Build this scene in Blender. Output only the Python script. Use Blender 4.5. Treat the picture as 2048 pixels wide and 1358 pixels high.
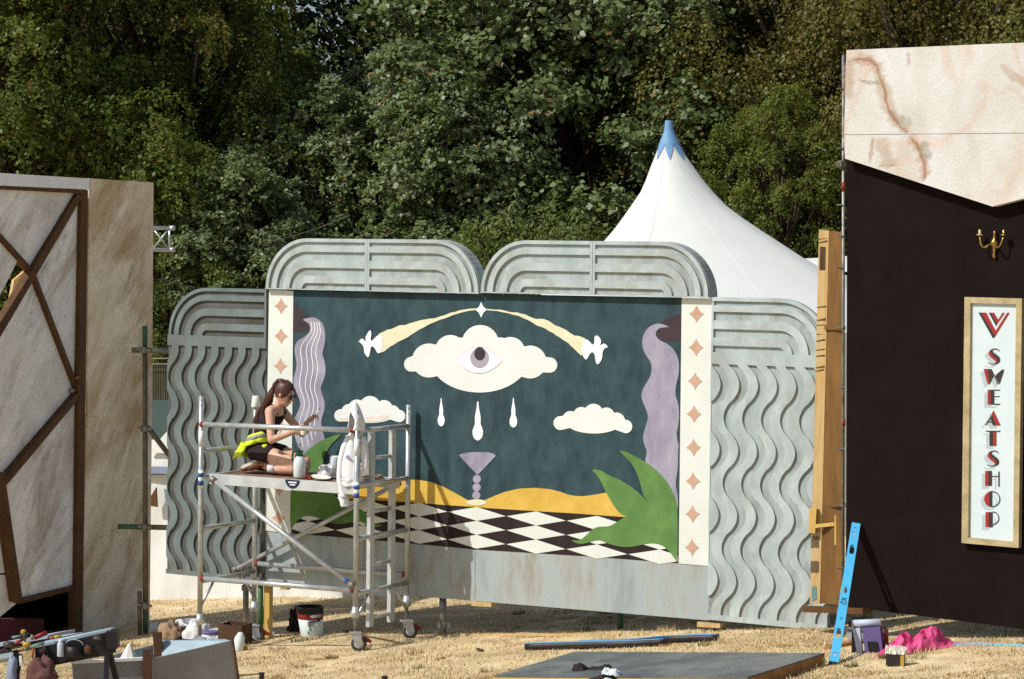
import bpy, bmesh, math, random
import numpy as np
from mathutils import Vector, Matrix, Euler
random.seed(7); rng = np.random.default_rng(11)
R_ = math.radians
scene = bpy.context.scene
for o in list(bpy.data.objects): bpy.data.objects.remove(o)

# ------------------------------------------------------------------ camera, sky, sun, exposure
CAMZ, FPX = 3.6, 4836.0
cam_d = bpy.data.cameras.new('camera'); cam = bpy.data.objects.new('camera', cam_d)
scene.collection.objects.link(cam); scene.camera = cam
cam_d.sensor_width = 36.0; cam_d.lens = 85.0; cam_d.clip_start = 0.5; cam_d.clip_end = 600
PITCH = math.atan(179.0 / FPX)
CAMR = (Matrix.Rotation(math.pi/2 - PITCH, 3, 'X') @ Matrix.Rotation(0.012, 3, 'Z'))
cam.matrix_world = Matrix.Translation((0, 0, CAMZ)) @ CAMR.to_4x4()
SUN_A, SUN_E = R_(63), R_(46)          # from behind-left of the camera's right-angle, fairly high
SUN = Vector((-math.sin(SUN_A)*math.cos(SUN_E), -math.cos(SUN_A)*math.cos(SUN_E), math.sin(SUN_E)))
sl = bpy.data.lights.new('sun', 'SUN'); so = bpy.data.objects.new('sun', sl); scene.collection.objects.link(so)
sl.energy = 4.4; sl.angle = R_(0.55); sl.color = (1.0, 0.98, 0.925)
so.rotation_euler = SUN.to_track_quat('Z', 'Y').to_euler(); so.location = (-20, -6, 25)
w = bpy.data.worlds.new('World'); scene.world = w; w.use_nodes = True
nt = w.node_tree; sky = nt.nodes.new('ShaderNodeTexSky'); sky.sky_type = 'NISHITA'; sky.sun_disc = False
sky.sun_elevation = SUN_E; sky.sun_rotation = math.pi + SUN_A; sky.air_density = 1.0; sky.dust_density = 2.0
bg = nt.nodes['Background']; bg.inputs[1].default_value = 0.10
nt.links.new(sky.outputs[0], bg.inputs[0])
vs = scene.view_settings; vs.view_transform = 'Standard'; vs.look = 'None'; vs.gamma = 1; vs.exposure = 0.0
vs.use_curve_mapping = False
scene.cycles.max_bounces = 6; scene.cycles.transparent_max_bounces = 8
scene.cycles.use_denoising = False

# ------------------------------------------------------------------ helpers
COL = scene.collection
def ray(px, py):
    return CAMR @ Vector(((px-1024)/FPX, -(py-679)/FPX, -1.0))
CO = Vector((0, 0, CAMZ))
def atY(px, py, Y):
    d = ray(px, py); return CO + d*(Y/d.y)
def gz(x, y):
    return 0.30 + 0.10*14*math.tanh((x-2.5)/14) - 0.05*30*math.tanh((y-21.1)/30)
def ongr(px, py, h=0.0):
    d = ray(px, py); t = 15.0
    for _ in range(40):
        p = CO + d*t; e = p.z - (gz(p.x, p.y) + h); t += e/(-d.z + .03)
    return CO + d*t
class Plane:
    def __init__(s, p, d, face=None):
        s.p = Vector(p); s.d = Vector(d).normalized()
        s.n = Vector((s.d.y, -s.d.x, 0)).normalized()
        if s.n.dot(CO - s.p) < 0: s.n = -s.n
    def pt(s, px, py, off=0.0):
        d = ray(px, py); q = s.p + s.n*off
        t = (q - CO).dot(s.n)/d.dot(s.n); return CO + d*t
    def uv(s, px, py, off=0.0):
        p = s.pt(px, py, off); return ((p - s.p).dot(s.d), p.z)
    def at(s, u, z, off=0.0):
        q = s.p + s.d*u + s.n*off; return Vector((q.x, q.y, z))
    def yv(s, u, z):            # pixel of wall point, unused sizes
        return s.at(u, z)
def lin(c):
    c /= 255.0; return c/12.92 if c <= .04045 else ((c+.055)/1.055)**2.4
def C(r, g, b, k=0.86): return (lin(r)*k, lin(g)*k, lin(b)*k, 1)

MATS = {}
def mat(name, c1, c2=None, scale=8.0, rough=.7, metal=0.0, bump=0.0, bscale=None, stretch=(1,1,1), detail=6, lo=.35, hi=.65, c3=None, s3=3.0, spec=.3):
    if name in MATS: return MATS[name]
    m = bpy.data.materials.new(name); m.use_nodes = True; MATS[name] = m
    t = m.node_tree; b = t.nodes['Principled BSDF']
    b.inputs['Roughness'].default_value = rough; b.inputs['Metallic'].default_value = metal
    b.inputs['Specular IOR Level'].default_value = spec
    b.inputs['Base Color'].default_value = c1
    if c2 is None and not bump: return m
    tc = t.nodes.new('ShaderNodeTexCoord'); mp = t.nodes.new('ShaderNodeMapping')
    mp.inputs['Scale'].default_value = stretch; t.links.new(tc.outputs['Object'], mp.inputs[0])
    if c2 is not None:
        n = t.nodes.new('ShaderNodeTexNoise'); n.inputs['Scale'].default_value = scale; n.inputs['Detail'].default_value = detail
        n.inputs['Roughness'].default_value = .65
        t.links.new(mp.outputs[0], n.inputs[0])
        r = t.nodes.new('ShaderNodeValToRGB'); r.color_ramp.elements[0].position = lo; r.color_ramp.elements[1].position = hi
        r.color_ramp.elements[0].color = c1; r.color_ramp.elements[1].color = c2
        t.links.new(n.outputs[0], r.inputs[0]); out = r.outputs[0]
        if c3 is not None:
            n2 = t.nodes.new('ShaderNodeTexNoise'); n2.inputs['Scale'].default_value = s3; n2.inputs['Detail'].default_value = 8; n2.inputs['Roughness'].default_value = .7
            t.links.new(mp.outputs[0], n2.inputs[0])
            r2 = t.nodes.new('ShaderNodeValToRGB'); r2.color_ramp.elements[0].position = .48; r2.color_ramp.elements[1].position = .68
            r2.color_ramp.elements[0].color = (0,0,0,1); r2.color_ramp.elements[1].color = (1,1,1,1)
            t.links.new(n2.outputs[0], r2.inputs[0])
            mx = t.nodes.new('ShaderNodeMixRGB'); mx.inputs[2].default_value = c3
            t.links.new(r2.outputs[0], mx.inputs[0]); t.links.new(out, mx.inputs[1]); out = mx.outputs[0]
        t.links.new(out, b.inputs['Base Color'])
    if bump:
        n = t.nodes.new('ShaderNodeTexNoise'); n.inputs['Scale'].default_value = bscale or scale*6; n.inputs['Detail'].default_value = 5
        t.links.new(mp.outputs[0], n.inputs[0])
        bp = t.nodes.new('ShaderNodeBump'); bp.inputs['Strength'].default_value = bump; bp.inputs['Distance'].default_value = .01
        t.links.new(n.outputs[0], bp.inputs['Height']); t.links.new(bp.outputs[0], b.inputs['Normal'])
    return m

def root_of(o):
    while o.parent: o = o.parent
    return o
def tag(o, label=None, cat=None, group=None, kind=None):
    if label: o['label'] = label
    if cat: o['category'] = cat
    if group: o['group'] = group
    if kind: o['kind'] = kind
    elif cat: o['kind'] = 'thing'
    return o
def thing(name, loc, label, cat, group=None):
    o = bpy.data.objects.new(name, None); COL.objects.link(o); o.location = loc; o.empty_display_size = .1
    return tag(o, label, cat, group)
def build(name, verts, faces, m, parent=None, smooth=False):
    """verts in world coordinates; child meshes share their thing's origin"""
    V = np.array([tuple(v) for v in verts], dtype=float)
    if parent is not None: off = np.array(root_of(parent).location)
    else: off = np.array([(V[:,0].min()+V[:,0].max())/2, (V[:,1].min()+V[:,1].max())/2, V[:,2].min()])
    me = bpy.data.meshes.new(name); me.from_pydata((V-off).tolist(), [], faces)
    if isinstance(m, list):
        for q in m: me.materials.append(q)
    elif m: me.materials.append(m)
    me.validate(); me.update()
    if smooth:
        me.polygons.foreach_set('use_smooth', [True]*len(me.polygons))
    o = bpy.data.objects.new(name, me); COL.objects.link(o)
    if parent is not None: o.parent = parent
    else: o.location = off
    return o
class MB:
    def __init__(s): s.v = []; s.f = []
    def add(s, v, f):
        b = len(s.v); s.v += [Vector(q) for q in v]; s.f += [tuple(i+b for i in q) for q in f]; return s
    def box(s, c, ax, ay, az):
        c = Vector(c); ax, ay, az = Vector(ax), Vector(ay), Vector(az)   # half vectors
        v = [c+i*ax+j*ay+k*az for k in (-1,1) for j in (-1,1) for i in (-1,1)]
        return s.add(v, [(0,2,3,1),(4,5,7,6),(0,1,5,4),(2,6,7,3),(0,4,6,2),(1,3,7,5)])
    def bar(s, a, b, w, h, up=(0,0,1)):
        a, b = Vector(a), Vector(b); d = (b-a); L = d.length; d.normalize()
        u = Vector(up); x = d.cross(u)
        if x.length < 1e-4: x = d.cross(Vector((1,0,0)))
        x.normalize(); y = x.cross(d)
        return s.box((a+b)/2, d*L/2, x*w/2, y*h/2)
    def tube(s, pts, r, n=10, cap=True):
        pts = [Vector(p) for p in pts]; rs = r if isinstance(r, (list, tuple)) else [r]*len(pts)
        base = len(s.v); prev = None
        for i, p in enumerate(pts):
            d = (pts[min(i+1, len(pts)-1)] - pts[max(i-1, 0)]).normalized()
            if prev is None:
                x = d.cross(Vector((0,0,1)))
                if x.length < .05: x = d.cross(Vector((1,0,0)))
            else: x = prev - d*prev.dot(d)
            x.normalize(); prev = x; y = d.cross(x)
            for k in range(n):
                a = 2*math.pi*k/n; s.v.append(p + (x*math.cos(a)+y*math.sin(a))*rs[i])
        for i in range(len(pts)-1):
            for k in range(n):
                a = base+i*n+k; b = base+i*n+(k+1)%n; s.f.append((a, b, b+n, a+n))
        if cap:
            s.f.append(tuple(base+k for k in range(n))[::-1]); e = base+(len(pts)-1)*n
            s.f.append(tuple(e+k for k in range(n)))
        return s
    def lathe(s, c, prof, n=16, axis=(0,0,1), sx=1.0, sy=1.0):
        c = Vector(c); z = Vector(axis).normalized(); x = z.orthogonal().normalized(); y = z.cross(x)
        if abs(z.z) > .99: x, y = Vector((1,0,0)), Vector((0,1,0))*(1 if z.z > 0 else -1)
        b = len(s.v)
        for r, h in prof:
            for k in range(n):
                a = 2*math.pi*k/n; s.v.append(c + z*h + x*r*math.cos(a)*sx + y*r*math.sin(a)*sy)
        for i in range(len(prof)-1):
            for k in range(n):
                p = b+i*n+k; q = b+i*n+(k+1)%n; s.f.append((p, q, q+n, p+n))
        s.f.append(tuple(b+k for k in range(n))[::-1]); e = b+(len(prof)-1)*n
        s.f.append(tuple(e+k for k in range(n)))
        return s
    def prism(s, pts, vec):
        pts = [Vector(p) for p in pts]; n = len(pts); vec = Vector(vec); b = len(s.v)
        s.v += pts + [p+vec for p in pts]
        s.f.append(tuple(range(b, b+n))); s.f.append(tuple(range(b+2*n-1, b+n-1, -1)))
        for i in range(n): s.f.append((b+i, b+n+i, b+n+(i+1)%n, b+(i+1)%n))
        return s
    def ball(s, c, r, n=12, m=8, sc=(1,1,1)):
        c = Vector(c); b = len(s.v)
        for i in range(1, m):
            t = math.pi*i/m
            for k in range(n):
                a = 2*math.pi*k/n
                s.v.append(c + Vector((r*sc[0]*math.sin(t)*math.cos(a), r*sc[1]*math.sin(t)*math.sin(a), r*sc[2]*math.cos(t))))
        s.v += [c+Vector((0,0,r*sc[2])), c-Vector((0,0,r*sc[2]))]; T = len(s.v)-2
        for i in range(m-2):
            for k in range(n):
                p = b+i*n+k; q = b+i*n+(k+1)%n; s.f.append((p, p+n, q+n, q))
        for k in range(n):
            s.f.append((T, b+k, b+(k+1)%n)); s.f.append((T+1, b+(m-2)*n+(k+1)%n, b+(m-2)*n+k))
        return s
    def go(s, name, m, parent=None, smooth=False): return build(name, s.v, s.f, m, parent, smooth)
def autosmooth(o, ang=40):
    me = o.data
    me.polygons.foreach_set('use_smooth', [True]*len(me.polygons))
    try: me.set_sharp_from_angle(angle=R_(ang))
    except Exception: pass
    return o
def sheet(name, P, pix, off, th, m, parent, proj=True):
    """board on plane P: outline in picture coordinates, front face off metres proud, th thick"""
    pts = [P.pt(x, y, off) for x, y in pix]
    return MB().prism(pts, -P.n*th).go(name, m, parent)
def sheet_uv(name, P, uv, off, th, m, parent):
    return MB().prism([P.at(u, z, off) for u, z in uv], -P.n*th).go(name, m, parent)
def flat(name, P, pix, off, m, parent):
    return build(name, [P.pt(x, y, off) for x, y in pix], [tuple(range(len(pix)))], m, parent)
def flat_uv(name, P, uv, off, m, parent):
    return build(name, [P.at(u, z, off) for u, z in uv], [tuple(range(len(uv)))], m, parent)
def smoothpoly(pts, it=2):
    for _ in range(it):
        q = []
        for i in range(len(pts)):
            a, b = pts[i], pts[(i+1) % len(pts)]
            q += [(a[0]*.75+b[0]*.25, a[1]*.75+b[1]*.25), (a[0]*.25+b[0]*.75, a[1]*.25+b[1]*.75)]
        pts = q
    return pts
def crumple(name, c, rx, ry, rz, m, parent=None, seed=0, amp=.25, n=34, flat0=True, fr=5.0):
    """a crumpled heap (cloth, bag, sheet)"""
    from mathutils import noise
    b = MB(); c = Vector(c); sd = Vector((seed*7.3, seed*3.1, seed))
    mm = n*2//3
    b.ball((0,0,0), 1, n, mm)
    v = []
    for q in b.v:
        k = 1 + amp*(noise.noise(q*fr*.5+sd)*1.2 + abs(noise.noise(q*fr+sd*2))*1.0 - .3)
        z = q.z*k
        if flat0 and z < -.15: z = -.15 + (z+.15)*.1
        v.append(Vector((c.x+q.x*k*rx, c.y+q.y*k*ry, c.z+(z+.16)*rz)))
    return build(name, v, b.f, m, parent, True)

# ------------------------------------------------------------------ materials
M = {}
M['ground'] = mat('dry_earth', C(190,166,124), C(234,212,168), 2.2, .95, bump=.6, bscale=40, c3=C(146,122,84), s3=.7)
M['teal'] = mat('teal_paint', C(40,62,69), C(60,85,91), 4.0, .8, stretch=(1.6,1.6,1.0), bump=.12, bscale=60)
M['cream'] = mat('cream_paint', C(221,226,217), C(232,237,229), 2.0, .75, bump=.08, bscale=60)
M['cloud'] = mat('cloud_white_paint', C(229,232,226), C(238,241,237), 2.0, .75)
M['white'] = mat('white_paint', C(246,248,248), C(252,252,252), 4, .7)
M['mauve'] = mat('mauve_paint', C(144,140,157), C(176,172,187), 3.0, .8, stretch=(2,2,1))
M['mauve_d'] = mat('mauve_iris_paint', C(172,165,174))
M['plum'] = mat('plum_paint', C(62,50,56), C(72,58,62), 4, .8)
M['leafp'] = mat('leaf_green_paint', C(84,124,62), C(108,148,80), 3.5, .8)
M['yellow'] = mat('ochre_yellow_paint', C(208,168,66), C(230,192,92), 3.5, .8)
M['chk'] = mat('brown_black_paint', C(34,23,23), C(50,35,34), 6, .7, stretch=(1,1,.3))
M['peach'] = mat('peach_paint', C(200,160,136), C(210,174,152), 8, .8)
M['blush'] = mat('blush_paint', C(234,214,198), C(240,230,218), 6, .8)
M['trail'] = mat('pale_straw_paint', C(226,222,186), C(236,232,200), 6, .8)
M['greyp'] = mat('grey_scenic_paint', C(158,171,170), C(190,203,202), 2.6, .85, bump=.25, bscale=45, c3=C(142,145,138), s3=1.5, stretch=(1,1,.7))
M['greyr'] = mat('grey_scenic_paint_raised', C(166,179,178), C(198,210,209), 3.2, .85, bump=.2, bscale=45, c3=C(164,168,163), s3=2.0, stretch=(1,1,.7))
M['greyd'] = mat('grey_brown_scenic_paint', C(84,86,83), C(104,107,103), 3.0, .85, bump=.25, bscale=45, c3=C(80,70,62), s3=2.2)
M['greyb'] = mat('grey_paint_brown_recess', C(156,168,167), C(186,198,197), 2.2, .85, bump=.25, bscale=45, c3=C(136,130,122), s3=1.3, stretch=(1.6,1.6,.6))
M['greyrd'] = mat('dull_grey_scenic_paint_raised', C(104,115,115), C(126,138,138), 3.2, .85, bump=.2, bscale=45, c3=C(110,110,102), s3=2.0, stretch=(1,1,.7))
M['greyw'] = mat('grey_streaked_paint', C(150,162,162), C(190,201,200), 1.6, .85, bump=.2, bscale=45, c3=C(150,144,132), s3=1.6, stretch=(2.2,2.2,.5))
M['alu'] = mat('aluminium_tube', C(176,181,182), C(208,212,212), 9, .34, .5, bump=.05, bscale=80)
M['beam'] = mat('aluminium_beam', C(190,194,194), C(214,218,218), 6, .45, .2, bump=.05, bscale=60)
M['galv'] = mat('galvanised_tube', C(128,128,122), C(160,158,150), 12, .5, .6, c3=C(110,96,78), s3=9)
M['greent'] = mat('green_painted_tube', C(62,98,70), C(84,120,88), 9, .6)
M['brownt'] = mat('weathered_tube', C(112,98,78), C(140,128,106), 9, .6, .3)
M['dmetal'] = mat('dark_steel', C(70,66,62), C(100,96,90), 14, .5, .5)
M['redp'] = mat('red_plastic', C(140,44,38), rough=.5)
M['blues'] = mat('blue_sticker', C(40,86,150), rough=.5)
M['navys'] = mat('navy_sticker', C(34,40,70), rough=.5)
M['stick'] = mat('white_sticker', C(232,236,236), rough=.5)
M['deck'] = mat('deck_plywood', C(122,92,74), C(150,120,98), 10, .8)
M['wood'] = mat('new_timber', C(192,162,108), C(212,184,132), 3, .7, stretch=(8,8,.8), bump=.1, c3=C(196,150,80), s3=2)
M['woody'] = mat('yellow_timber', C(198,164,86), C(214,182,104), 3, .7, stretch=(6,6,.8))
M['ply'] = mat('plywood_web', C(100,70,34), C(132,96,48), 2.4, .75, stretch=(2,2,.6), bump=.1)
M['batten'] = mat('stained_batten', C(78,52,26), C(104,70,36), 4, .75, stretch=(3,3,1), bump=.15)
M['cutwood'] = mat('cut_board_edge', C(150,108,64), C(176,132,84), 6, .8)
def stone_left(name, ca, cb, cbr, cgr, gam):
    m = bpy.data.materials.new(name); m.use_nodes = True; t = m.node_tree; b = t.nodes['Principled BSDF']
    b.inputs['Roughness'].default_value = .85; b.inputs['Specular IOR Level'].default_value = .15
    tc = t.nodes.new('ShaderNodeTexCoord')
    def mp(src, rot=(0,0,0), sc=(1,1,1)):
        q = t.nodes.new('ShaderNodeMapping'); q.inputs['Rotation'].default_value = rot; q.inputs['Scale'].default_value = sc
        t.links.new(src, q.inputs[0]); return q.outputs[0]
    uz = mp(tc.outputs['Object'], (0,0,R_(-65.4)))           # x along the wall, z up
    dg_ = mp(mp(uz, (0, R_(52), 0)), (0,0,0), (.55, 1, 1.9))   # streaks run up to the right
    def noise(src, s, d, r, dist, stops):
        n = t.nodes.new('ShaderNodeTexNoise'); n.inputs['Scale'].default_value = s; n.inputs['Detail'].default_value = d; n.inputs['Roughness'].default_value = r; n.inputs['Distortion'].default_value = dist
        t.links.new(src, n.inputs[0]); q = t.nodes.new('ShaderNodeValToRGB'); e = q.color_ramp.elements
        e[0].position, e[0].color = stops[0]; e[1].position, e[1].color = stops[-1]
        t.links.new(n.outputs[0], q.inputs[0]); return q.outputs[0]
    def mix(f, a_, c):
        x = t.nodes.new('ShaderNodeMixRGB'); x.inputs[2].default_value = c; t.links.new(f, x.inputs[0]); t.links.new(a_, x.inputs[1]); return x.outputs[0]
    K0, K1 = (0,0,0,1), (1,1,1,1)
    col = noise(dg_, 1.1, 6, .6, .8, [(.34, ca), (.64, cb)])
    col = mix(noise(dg_, .8, 10, .7, .5, [(.48, K0), (.64, (gam,gam,gam,1))]), col, cbr)
    col = mix(noise(dg_, 1.7, 12, .8, .3, [(.56, K0), (.68, (.75,.75,.75,1))]), col, cgr)
    col = mix(noise(uz, 9, 10, .8, .0, [(.55, K0), (.72, (.5,.5,.5,1))]), col, cgr)
    col = mix(noise(uz, 3.2, 6, .75, 2.5, [(.60, K0), (.68, (.5,.5,.5,1))]), col, cb)
    t.links.new(col, b.inputs['Base Color'])
    n = t.nodes.new('ShaderNodeTexNoise'); n.inputs['Scale'].default_value = 30; n.inputs['Detail'].default_value = 6; t.links.new(tc.outputs['Object'], n.inputs[0])
    bp = t.nodes.new('ShaderNodeBump'); bp.inputs['Strength'].default_value = .4; bp.inputs['Distance'].default_value = .01
    t.links.new(n.outputs[0], bp.inputs['Height']); t.links.new(bp.outputs[0], b.inputs['Normal'])
    return m
M['stoneL'] = stone_left('faux_stone_brown', C(212,194,160,1), C(250,240,216,1), C(176,144,102,1), C(118,107,92,1), .95)
M['stoneF'] = stone_left('faux_stone_grey', C(220,218,213,1), C(250,250,249,1), C(164,138,114,1), C(120,114,111,1), .8)
M['cornice'] = mat('pale_cornice_paint', C(240,242,242,.95), C(250,251,252,.95), 4, .8, bump=.2, bscale=30)
def stone_right():
    m = bpy.data.materials.new('faux_marble_cream'); m.use_nodes = True; t = m.node_tree; b = t.nodes['Principled BSDF']
    b.inputs['Roughness'].default_value = .8
    tc = t.nodes.new('ShaderNodeTexCoord'); mp = t.nodes.new('ShaderNodeMapping'); mp.inputs['Scale'].default_value = (1,1,.6)
    t.links.new(tc.outputs['Object'], mp.inputs[0])
    def ns(s, d, r, src, dist=0):
        n = t.nodes.new('ShaderNodeTexNoise'); n.inputs['Scale'].default_value = s; n.inputs['Detail'].default_value = d; n.inputs['Roughness'].default_value = r; n.inputs['Distortion'].default_value = dist
        t.links.new(src, n.inputs[0]); return n.outputs[0]
    def ramp(src, stops):
        q = t.nodes.new('ShaderNodeValToRGB'); e = q.color_ramp.elements
        e[0].position, e[0].color = stops[0]; e[1].position, e[1].color = stops[-1]
        for p, c in stops[1:-1]:
            k = e.new(p); k.color = c
        t.links.new(src, q.inputs[0]); return q.outputs[0]
    a = ramp(ns(1.6, 6, .6, mp.outputs[0], .5), [(.3, C(200,194,184)), (.5, C(214,212,206)), (.7, C(226,228,227))])
    v = ramp(ns(.9, 3, .5, mp.outputs[0], 1.2), [(.47,(0,0,0,1)), (.5,(.32,.32,.32,1)), (.53,(0,0,0,1))])
    mx = t.nodes.new('ShaderNodeMixRGB'); mx.inputs[2].default_value = C(206,160,124); t.links.new(v, mx.inputs[0]); t.links.new(a, mx.inputs[1])
    g = ramp(ns(2.4, 8, .7, mp.outputs[0]), [(.6,(0,0,0,1)), (.72,(.5,.5,.5,1))])
    mx2 = t.nodes.new('ShaderNodeMixRGB'); mx2.inputs[2].default_value = C(190,178,152); t.links.new(g, mx2.inputs[0]); t.links.new(mx.outputs[0], mx2.inputs[1])
    t.links.new(mx2.outputs[0], b.inputs['Base Color'])
    n1 = ns(34, 7, .7, tc.outputs['Object'], .3)
    bp = t.nodes.new('ShaderNodeBump'); bp.inputs['Strength'].default_value = .45; bp.inputs['Distance'].default_value = .018
    t.links.new(n1, bp.inputs['Height']); t.links.new(bp.outputs[0], b.inputs['Normal'])
    return m
M['stoneR'] = stone_right()
def soft(name, c, k):
    m = mat(name, c, None, bump=0, rough=.85); t = m.node_tree; b = t.nodes['Principled BSDF']
    tc = t.nodes.new('ShaderNodeTexCoord'); n = t.nodes.new('ShaderNodeTexNoise'); n.inputs['Scale'].default_value = 9; n.inputs['Detail'].default_value = 8; n.inputs['Roughness'].default_value = .75
    t.links.new(tc.outputs['Object'], n.inputs[0]); r = t.nodes.new('ShaderNodeValToRGB'); r.color_ramp.elements[0].position = .22; r.color_ramp.elements[1].position = .6
    r.color_ramp.elements[1].color = (k,k,k,1); t.links.new(n.outputs[0], r.inputs[0])
    at = t.nodes.new('ShaderNodeAttribute'); at.attribute_name = 'fade'
    mu = t.nodes.new('ShaderNodeMath'); mu.operation = 'MULTIPLY'; t.links.new(r.outputs[0], mu.inputs[0]); t.links.new(at.outputs['Fac'], mu.inputs[1])
    t.links.new(mu.outputs[0], b.inputs['Alpha']); return m
M['vein'] = soft('rust_vein_paint', C(196,148,118), .6)
M['vein2'] = soft('pale_vein_paint', C(214,188,166), .7)
M['veing'] = soft('olive_vein_paint', C(176,166,140), .55)
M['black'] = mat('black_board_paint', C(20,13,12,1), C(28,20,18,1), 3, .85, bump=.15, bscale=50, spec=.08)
M['gold'] = mat('gilt_frame', C(172,154,112), C(206,190,150), 7, .5, .3, bump=.2, bscale=30)
M['brass'] = mat('brass', C(150,122,66), C(190,160,96), 14, .32, .9)
M['signw'] = mat('sign_board_white', C(206,220,224), C(214,228,230), 4, .6)
M['sred'] = mat('sign_red', C(160,44,42), rough=.6)
M['sdark'] = mat('sign_charcoal', C(58,50,46), rough=.6)
M['sgrey'] = mat('sign_shadow_grey', C(178,192,194), rough=.6)
M['tent'] = mat('tent_canvas', C(226,228,222,.8), C(233,235,230,.8), 1.2, .6, bump=.1, bscale=3)
M['tentb'] = mat('tent_blue_tip', C(104,148,190), C(120,162,200), 4, .6)
M['tentd'] = mat('tent_dark_green_trim', C(62,78,70), rough=.7)
M['tentwin'] = mat('tent_window_dusk', C(120,132,156), C(150,160,180), 2, .4)
M['lblue'] = mat('level_blue', C(78,178,226), C(90,188,234), 5, .45)
M['blackp'] = mat('black_plastic', C(30,28,30), rough=.5)
M['pink'] = mat('pink_plastic_sheet', C(214,62,120), C(238,104,154), 4, .4)
M['purple'] = mat('purple_plastic', C(104,92,140), rough=.5)
M['lgrey'] = mat('light_grey_plastic', C(190,196,210), rough=.5)
M['platf'] = mat('grey_deck_paint', C(84,90,91), C(104,110,110), 3, .8, bump=.2, bscale=40, c3=C(126,127,122), s3=1.5)
M['pipe'] = mat('black_pipe', C(40,34,36), C(54,47,48), 6, .5)
M['bstripe'] = mat('blue_stripe', C(96,150,190), rough=.5)
M['steelb'] = mat('blue_grey_sheet', C(150,172,182), C(172,192,200), 5, .6)
M['boxg'] = mat('grey_scenic_box', C(150,148,146), C(168,166,164), 5, .8)
M['dbrown'] = mat('dark_brown_post', C(74,50,34), C(92,64,44), 6, .8)
M['card'] = mat('cardboard', C(150,124,96), C(168,142,112), 5, .9)
M['bag'] = mat('white_plastic_bag', C(214,214,214), C(232,232,232), 6, .5)
M['bagd'] = mat('black_cloth', C(34,28,28), C(50,42,40), 8, .9)
M['maroon'] = mat('maroon_cloth', C(88,40,44), C(104,54,56), 6, .9)
M['maroonl'] = mat('dusty_maroon_bag', C(88,58,56), C(112,78,74), 9, .9)
M['skin'] = mat('skin', C(206,156,128), C(230,188,162), 14, .6)
M['hair'] = mat('brown_hair', C(56,32,24), C(98,60,42), 40, .5, stretch=(6,6,.5), spec=.5)
M['top'] = mat('black_cotton', C(40,26,28), rough=.85)
M['hiv'] = mat('hi_vis_yellow', C(206,232,40), C(222,244,60), 9, .7)
M['refl'] = mat('reflective_grey', C(150,154,154), rough=.4)
M['shoe'] = mat('brown_shoe', C(124,84,60), rough=.8)
M['sole'] = mat('speckled_sole', C(190,180,166), C(232,224,210), 60, .9)
M['sock'] = mat('white_sock', C(228,226,220), rough=.9)
M['cloth'] = mat('white_cotton', C(228,230,232), C(240,242,244), 5, .9, bump=.15, bscale=14)
M['greenp'] = mat('green_plastic', C(28,104,66), rough=.4)
M['milk'] = mat('milky_plastic', C(214,228,226), C(226,236,234), 4, .35)
M['paper'] = mat('paper_white', C(238,236,224), rough=.8)
M['orange'] = mat('orange_plastic', C(190,92,48), rough=.5)
M['tealp'] = mat('teal_plastic', C(104,148,146), rough=.5)
M['yelp'] = mat('yellow_plastic', C(186,150,48), rough=.5)
M['grass'] = None

# ------------------------------------------------------------------ ground
xs = np.concatenate([np.linspace(-160,-14,14), np.linspace(-12,12,61), np.linspace(14,160,14)])
ys = np.concatenate([np.linspace(-20,15,8), np.linspace(16,34,61), np.linspace(36,60,13), np.linspace(70,320,12)])
from mathutils import noise as mnoise
GV = []
for y in ys:
    for x in xs:
        z = gz(x, y) + .022*mnoise.noise(Vector((x*1.3, y*1.3, 0))) + .012*mnoise.noise(Vector((x*4, y*4, 3)))
        if y > 62: z += .03*(y-62)
        GV.append((x, y, z))
nx = len(xs)
GF = [(j*nx+i, j*nx+i+1, (j+1)*nx+i+1, (j+1)*nx+i) for j in range(len(ys)-1) for i in range(nx-1)]
g = build('ground', GV, GF, M['ground'], None, True); g['kind'] = 'structure'
def ghe(x, y):
    return gz(x, y) + .022*mnoise.noise(Vector((x*1.3, y*1.3, 0))) + .012*mnoise.noise(Vector((x*4, y*4, 3)))

def tinted(name, stops, rough=.6, transl=0.25, spec=.3, attr='tint'):
    m = bpy.data.materials.new(name); m.use_nodes = True; t = m.node_tree; b = t.nodes['Principled BSDF']
    b.inputs['Roughness'].default_value = rough; b.inputs['Specular IOR Level'].default_value = spec
    a = t.nodes.new('ShaderNodeAttribute'); a.attribute_name = attr
    r = t.nodes.new('ShaderNodeValToRGB'); e = r.color_ramp.elements
    e[0].position, e[0].color = stops[0]; e[1].position, e[1].color = stops[-1]
    for p, c in stops[1:-1]:
        k = e.new(p); k.color = c
    t.links.new(a.outputs['Fac'], r.inputs[0]); t.links.new(r.outputs[0], b.inputs['Base Color'])
    if transl:
        tr = t.nodes.new('ShaderNodeBsdfTranslucent'); t.links.new(r.outputs[0], tr.inputs[0])
        mx = t.nodes.new('ShaderNodeMixShader'); mx.inputs[0].default_value = transl
        t.links.new(b.outputs[0], mx.inputs[1]); t.links.new(tr.outputs[0], mx.inputs[2])
        t.links.new(mx.outputs[0], t.nodes['Material Output'].inputs[0])
    return m
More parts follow.
